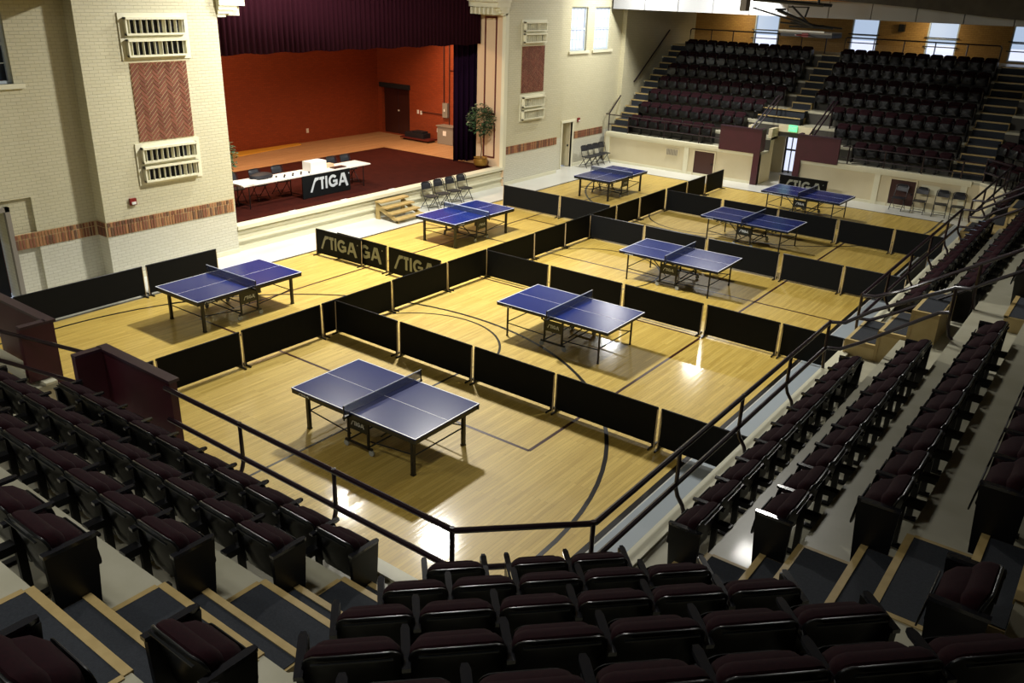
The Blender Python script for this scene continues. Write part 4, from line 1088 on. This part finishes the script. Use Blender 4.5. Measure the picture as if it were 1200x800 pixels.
def pleats(p, q, z0, z1, amp, pitch, th=.01):
    L = math.hypot(q[0]-p[0], q[1]-p[1]); n = int(L/pitch*6); b = MB(); ux, uy = (q[0]-p[0])/L, (q[1]-p[1])/L
    pts = []
    for i in range(n+1):
        s = L*i/n; o = amp*math.sin(2*PI*s/pitch + .8*math.sin(s*3.1)) * (1+.3*math.sin(s*1.7))
        pts.append((p[0]+ux*s-uy*o, p[1]+uy*s+ux*o))
    base = 0
    for (x_, y_) in pts: b.v += [(x_, y_, z0+.02*math.sin(x_*7+y_*5)), (x_, y_, z1)]
    for i in range(n): b.f.append((2*i, 2*i+2, 2*i+3, 2*i+1)); b.mi.append(0)
    return b
def sheet(name, b, m, parent, th=.012):
    o = obj(name, b, m, parent, True); mo = o.modifiers.new('thickness', 'SOLIDIFY'); mo.thickness = th; return o
t = sheet('valance_curtain', pleats((-20.45, 12.6), (-20.45, 25.38), 5.04, 7.5, .05, .19), M['valance'], None)
tag(t, 'long dark purple pleated valance hanging across the stage top', 'curtain')
t = sheet('leg_curtain', pleats((-21.45, 25.0), (-20.62, 26.9), SZ, 7.4, .06, .22), M['curtain'], None)
tag(t, 'tall dark purple side curtain at the right of the stage', 'curtain')
t = sheet('leg_curtain', pleats((-21.2, 10.2), (-21.2, 13.4), SZ, 7.4, .06, .22), M['curtain'], None)
tag(t, 'dark side curtain hidden behind the left pilaster of the stage', 'curtain')
t = tag(obj('border_curtain', MB().box(-24.2, -24.1, 9, 27.8, 5.6, 7.5), M['valance']), 'dark plain border cloth above the stage behind the valance', 'curtain')
# stage wall fixtures
def fixture(name, lb, cat, parts):
    t = thing(name, lb, cat); 
    for n_, b, m in parts: obj(n_, b, m, t)
fixture('electrical_box', 'small grey electrical box with pipes on the stage side wall', 'box', [('box_body', MB().box(-24.62, -24.35, 27.98, 28.1, 1.75, 2.35), M['grey']), ('lever', MB().box(-24.52, -24.46, 27.94, 27.98, 2.0, 2.1), M['paper']),
        ('conduit', MB().bar((-24.6, 28.06, 2.35), (-24.6, 28.06, 7.4), .025).bar((-24.3, 28.06, 1.3), (-24.3, 28.06, 7.4), .02).bar((-25.9, 28.06, 1.85), (-24.6, 28.06, 1.85), .015).bar((-24.3, 28.06, 3.7), (-22.5, 28.06, 3.7), .015), M['door_brown'])])
fixture('heater_cabinet', 'grey metal cabinet with white label against the stage side wall', 'cabinet', [('cabinet_body', MB().box(-24.62, -23.75, 27.65, 28.1, .69, 1.42), M['grey']), ('cabinet_top', MB().box(-24.66, -23.71, 27.6, 28.1, 1.42, 1.46), M['grey']), ('label', MB().box(-24.3, -24.12, 27.64, 27.65, 1.05, 1.25), M['paper'])])
for lb, x_, z_ in (('left of two small light switch plates on the stage side wall', -26.14, 1.82), ('right of two small light switch plates on the stage side wall', -25.95, 1.8), ('small outlet plate low on the side wall by the grey cabinet', -24.98, 1.15)):
    t = thing('switch_plate', lb, 'switch', (x_, 28.1, z_)); obj('plate', MB().box(-.05, .05, -.02, 0, -.08, .08), M['paper'], t); obj('toggle', MB().box(-.01, .01, -.03, -.02, -.02, .02), M['white'], t)
t = thing('switch_plate', 'single white outlet plate on the red back wall of the stage', 'switch', (-28.6, 23.9, 1.15)); obj('plate', MB().box(0, .02, -.06, .06, -.09, .09), M['paper'], t); obj('socket', MB().box(.02, .025, -.02, .02, -.04, .04), M['white'], t)
fixture('equipment_cart', 'low black cart with folded gear by the stage side door', 'cart', [('cart_deck', MB().box(-26.5, -24.85, 27.3, 27.9, .76, .82), M['panel_red']), ('gear', MB().box(-26.3, -25.2, 27.4, 27.85, .82, 1.02).box(-25.9, -25.3, 27.45, 27.8, 1.02, 1.1), M['bag']),
        ('wheel_set', MB().box(-26.4, -26.3, 27.4, 27.8, .69, .76).box(-25.0, -24.9, 27.4, 27.8, .69, .76), M['black_metal'])])
t = tag(obj('yellow_board', MB().prism([(-28.5, 19.6), (-27.75, 19.5), (-28.15, 22.6), (-28.2, 23.2), (-28.5, 23.3)], SZ-.02, SZ+.02), M['yellow']), 'long flat yellow board lying along the stage back wall', 'board')
# long tables on the stage with the banner and the things on them
for i, (ya, yb) in enumerate([(14.75, 17.22), (17.25, 19.8)]):
    t = thing('banquet_table', ['long white table on the stage, left one of the pair', 'long white table on the stage, right one of the pair'][i], 'table', (-20.98, (ya+yb)/2, SZ-.01), 0, 'long white tables on the stage')
    hy = (yb-ya)/2
    obj('tabletop', MB().box(-.38, .38, -hy, hy, .70, .735), M['tablecloth'], t)
    for sy_ in (-1, 1):
        obj('leg', MB().bar((-.28, sy_*(hy-.25), 0), (-.28, sy_*(hy-.25), .7), .014).bar((.28, sy_*(hy-.25), 0), (.28, sy_*(hy-.25), .7), .014).bar((-.28, sy_*(hy-.25), .1), (.28, sy_*(hy-.25), .1), .012), M['black_metal'], t)
t = thing('banner', 'dark banner with large STIGA lettering hanging from the stage table', 'banner', (-20.58, 17.85, SZ), -PI/2)
t.rotation_euler = (0, 0, PI/2)
obj('banner_cloth', MB().box(-.98, .98, -.012, 0, .0, .70), M['black_cloth'], t)
lo = link('lettering', LOGO_L, t, (.1, -.014, .38), (0, 0, 0)); lo.scale = (1.62, 1, 1.7)
TZ = SZ-.01+.735
tag(obj('tablecloth', MB().prism([(-21.35, 14.72), (-20.62, 14.70), (-20.58, 15.1), (-20.75, 15.5), (-21.3, 15.45)], TZ+.0, TZ+.03), M['paper']), 'crumpled white cloth on the left end of the stage tables', 'cloth')
bg = MB().lathe([(.16, 0), (.22, .04), (.2, .12), (.1, .17)], n=12); bg.v = [(x_, y_*1.9, z_) for x_, y_, z_ in bg.v]
tag(obj('bag', bg, M['bag'], None, True, (-21.15, 15.8, TZ)), 'soft black bag on the left stage table', 'bag')
tag(obj('paper_box', MB().box(-.2, .2, -.32, .32, 0, .3), M['paper'], loc=(-21.0, 17.75, TZ)), 'white box standing in the middle of the stage tables', 'box')
tag(obj('book_stack', MB().box(-.12, .12, -.2, .2, 0, .06).box(-.11, .11, -.18, .19, .06, .11), M['panel_cream'], loc=(-21.1, 18.35, TZ)), 'brown pile of books beside the white box on stage', 'books')
tag(obj('tray', MB().box(-.12, .12, -.25, .25, 0, .03), M['door_brown'], loc=(-20.8, 18.55, TZ)), 'small dark tray on the right stage table', 'tray')
for i in range(8):
    o = tag(obj('table_tennis_ball', MB().lathe([(.004, 0), (.02, .006), (.03, .02), (.028, .035), (.012, .05), (.002, .052)], n=8), M['bag'], None, True, (-20.95+(i % 2)*.18, 16.2+i*.16, TZ)), 'tiny dark object in the loose line on the stage table, %s from the left' % ORD[i+1], 'item', 'small dark objects on the stage tables')
    o.name = 'small_item'
for i, (x_, y_) in enumerate([(-21.62, 15.2), (-21.62, 16.05), (-21.62, 16.9), (-21.62, 19.15), (-21.6, 19.75)]):
    put_chair(x_, y_, SZ-.01, -PI/2, 'folding chair behind the stage tables, %s from the left' % ORD[i+1], 'folding chairs behind the stage tables')
# wooden steps up to the stage
T = thing('stage_steps', 'small open-riser pine steps leading up to the stage', 'steps', (-19.24, 18.6, 0))
for i in range(4):
    z_ = .58-.145*i; xx = .02+.245*i
    obj('tread', MB().box(xx, xx+.28, 0, 1.28, z_-.045, z_), M['wood'], T)
for yy in (.04, 1.18):
    obj('stringer', MB().add([(0.0, yy, 0), (.16, yy, 0), (.16, yy, .3), (1.0, yy, 0), (.98, yy, .1), (0.02, yy, .53), (0.0, yy+.05, 0), (.16, yy+.05, 0), (.16, yy+.05, .3), (1.0, yy+.05, 0), (.98, yy+.05, .1), (0.02, yy+.05, .53)],
        [(0, 1, 2, 5), (2, 3, 4, 5), (11, 8, 7, 6), (11, 10, 9, 8), (0, 6, 7, 1), (1, 7, 8, 2), (2, 8, 9, 3), (3, 9, 10, 4), (4, 10, 11, 5), (5, 11, 6, 0)]), M['wood'], T)
obj('front_leg', MB().box(.9, .98, .04, .12, 0, .1).box(.9, .98, 1.1, 1.18, 0, .1), M['wood'], T)

# potted ficus trees
def ficus(label, x_, y_, z_, hh, rad):
    t = thing('potted_ficus', label, 'plant', (x_, y_, z_))
    obj('pot', MB().lathe([(.13, 0), (.24, .08), (.27, .2), (.24, .32), (.27, .36), (.22, .36), (.2, .33)], n=16), M['pot'], t, True)
    obj('trunk', MB().tube([(0, 0, .3), (.03, .02, .7), (-.02, 0, 1.1), (.0, .01, hh-.2)], .025, 6), M['trunk'], t, True)
    b = MB(); rnd = random.Random(3)
    for i in range(950):
        u, v, w_ = rnd.gauss(0, 1), rnd.gauss(0, 1), rnd.gauss(0, 1); L = math.sqrt(u*u+v*v+w_*w_); r_ = rad*rnd.uniform(.55, 1.08)
        c = Vector((u/L*r_, v/L*r_, hh+w_/L*r_*1.15)); a = rnd.uniform(0, 2*PI); s = rnd.uniform(.05, .09)
        dx = Vector((math.cos(a), math.sin(a), rnd.uniform(-.7, .2))).normalized(); dy = dx.cross(Vector((rnd.uniform(-.4, .4), rnd.uniform(-.4, .4), 1))).normalized()
        b.add([c-dx*s, c+dy*s*.45, c+dx*s, c-dy*s*.45], [(0, 1, 2, 3)])
    o = obj('foliage', b, M['leaf'], t); o['kind'] = 'stuff'
ficus('potted ficus tree in a brass pot at the right front of the stage', -20.0, 24.9, SZ, 1.72, .52)
ficus('potted ficus tree mostly hidden behind the left stage pilaster', -20.25, 13.75, SZ, 1.75, .5)

# ================================================================== FOLDED BASKETBALL HOOP UNDER THE CEILING
H0 = Vector((-9.4, 27.5, 5.95))
T = thing('basketball_hoop', 'folded-up basketball backboard and black frame hanging at the top of the photo', 'hoop', H0)
obj('backboard', MB().box(-.78, .85, 0, 1.0, -.03, .03), M['grey'], T)
obj('backboard_edge', MB().box(-.80, .62, -.04, 0, .02, .07), M['white'], T)
obj('backboard_padding', MB().box(-.72, .88, -.05, .9, -.12, -.03), M['black_metal'], T)
obj('rim', MB().tube([(.05+.22*math.cos(a_*PI/8), -.25+.22*math.sin(a_*PI/8), -.06) for a_ in range(17)], .014, 6), M['red'], T, True)
obj('rim_bracket', MB().box(-.05, .15, -.06, -.03, -.12, .0), M['red'], T)
fb = MB()
for a_, b_, r_ in (((-1.75, 0, .66), (.20, 0, .2), .025), ((-.93, 0, .62), (.25, 0, .2), .05), ((-.8, 0, .27), (.85, 0, .15), .025), ((-.8, .9, .27), (.85, .9, .15), .025), ((-.5, 0, .16), (.6, 0, .17), .03),
    ((-1.77, 0, .9), (.45, 0, .8), .05), ((-1.77, .8, .9), (.45, .8, .8), .05), ((.02, 0, .75), (-.05, 0, .45), .03), ((-.5, 0, .75), (.15, 0, .22), .03), ((-.6, 0, .72), (.0, 0, .73), .02), ((-1.0, 0, .64), (-1.0, .8, .64), .03), ((.25, 0, .2), (.25, .9, .2), .03),
    ((-1.5, 0, .9), (-1.5, 0, 3.0), .04), ((.3, 0, .8), (.3, 0, 3.0), .04)):
    fb.bar(a_, b_, r_)
obj('folding_frame', fb, M['black_metal'], T)
obj('motor', MB().box(-2.15, -1.95, -.1, .2, .55, .95), M['grey'], T)
# speaker on the far wall
t = thing('wall_speaker', 'small dark speaker on the far tan wall between windows', 'speaker', (-9.8, 41.0, 5.75)); obj('housing', MB().box(-.12, .12, -.2, 0, 0, .3), M['black_metal'], t); obj('grille', MB().box(-.1, .1, -.21, -.2, .02, .28), M['seat_metal'], t)
# ceiling lamps
for i, p in enumerate(LAMPS):
    t = thing('ceiling_lamp', 'square gym ceiling lamp, %s' % ['over the court centre', 'over the stage side', 'over the far court centre', 'over the far doorway corner', 'over the right side of the court', 'over the near corner seats', 'over the near-left seats'][i], 'lamp', p)
    obj('housing', MB().box(-.45, .45, -.45, .45, 0, .12), M['grey'], t)
    obj('stem', MB().bar((0, 0, .12), (0, 0, CEIL-p[2]), .02), M['black_metal'], t)
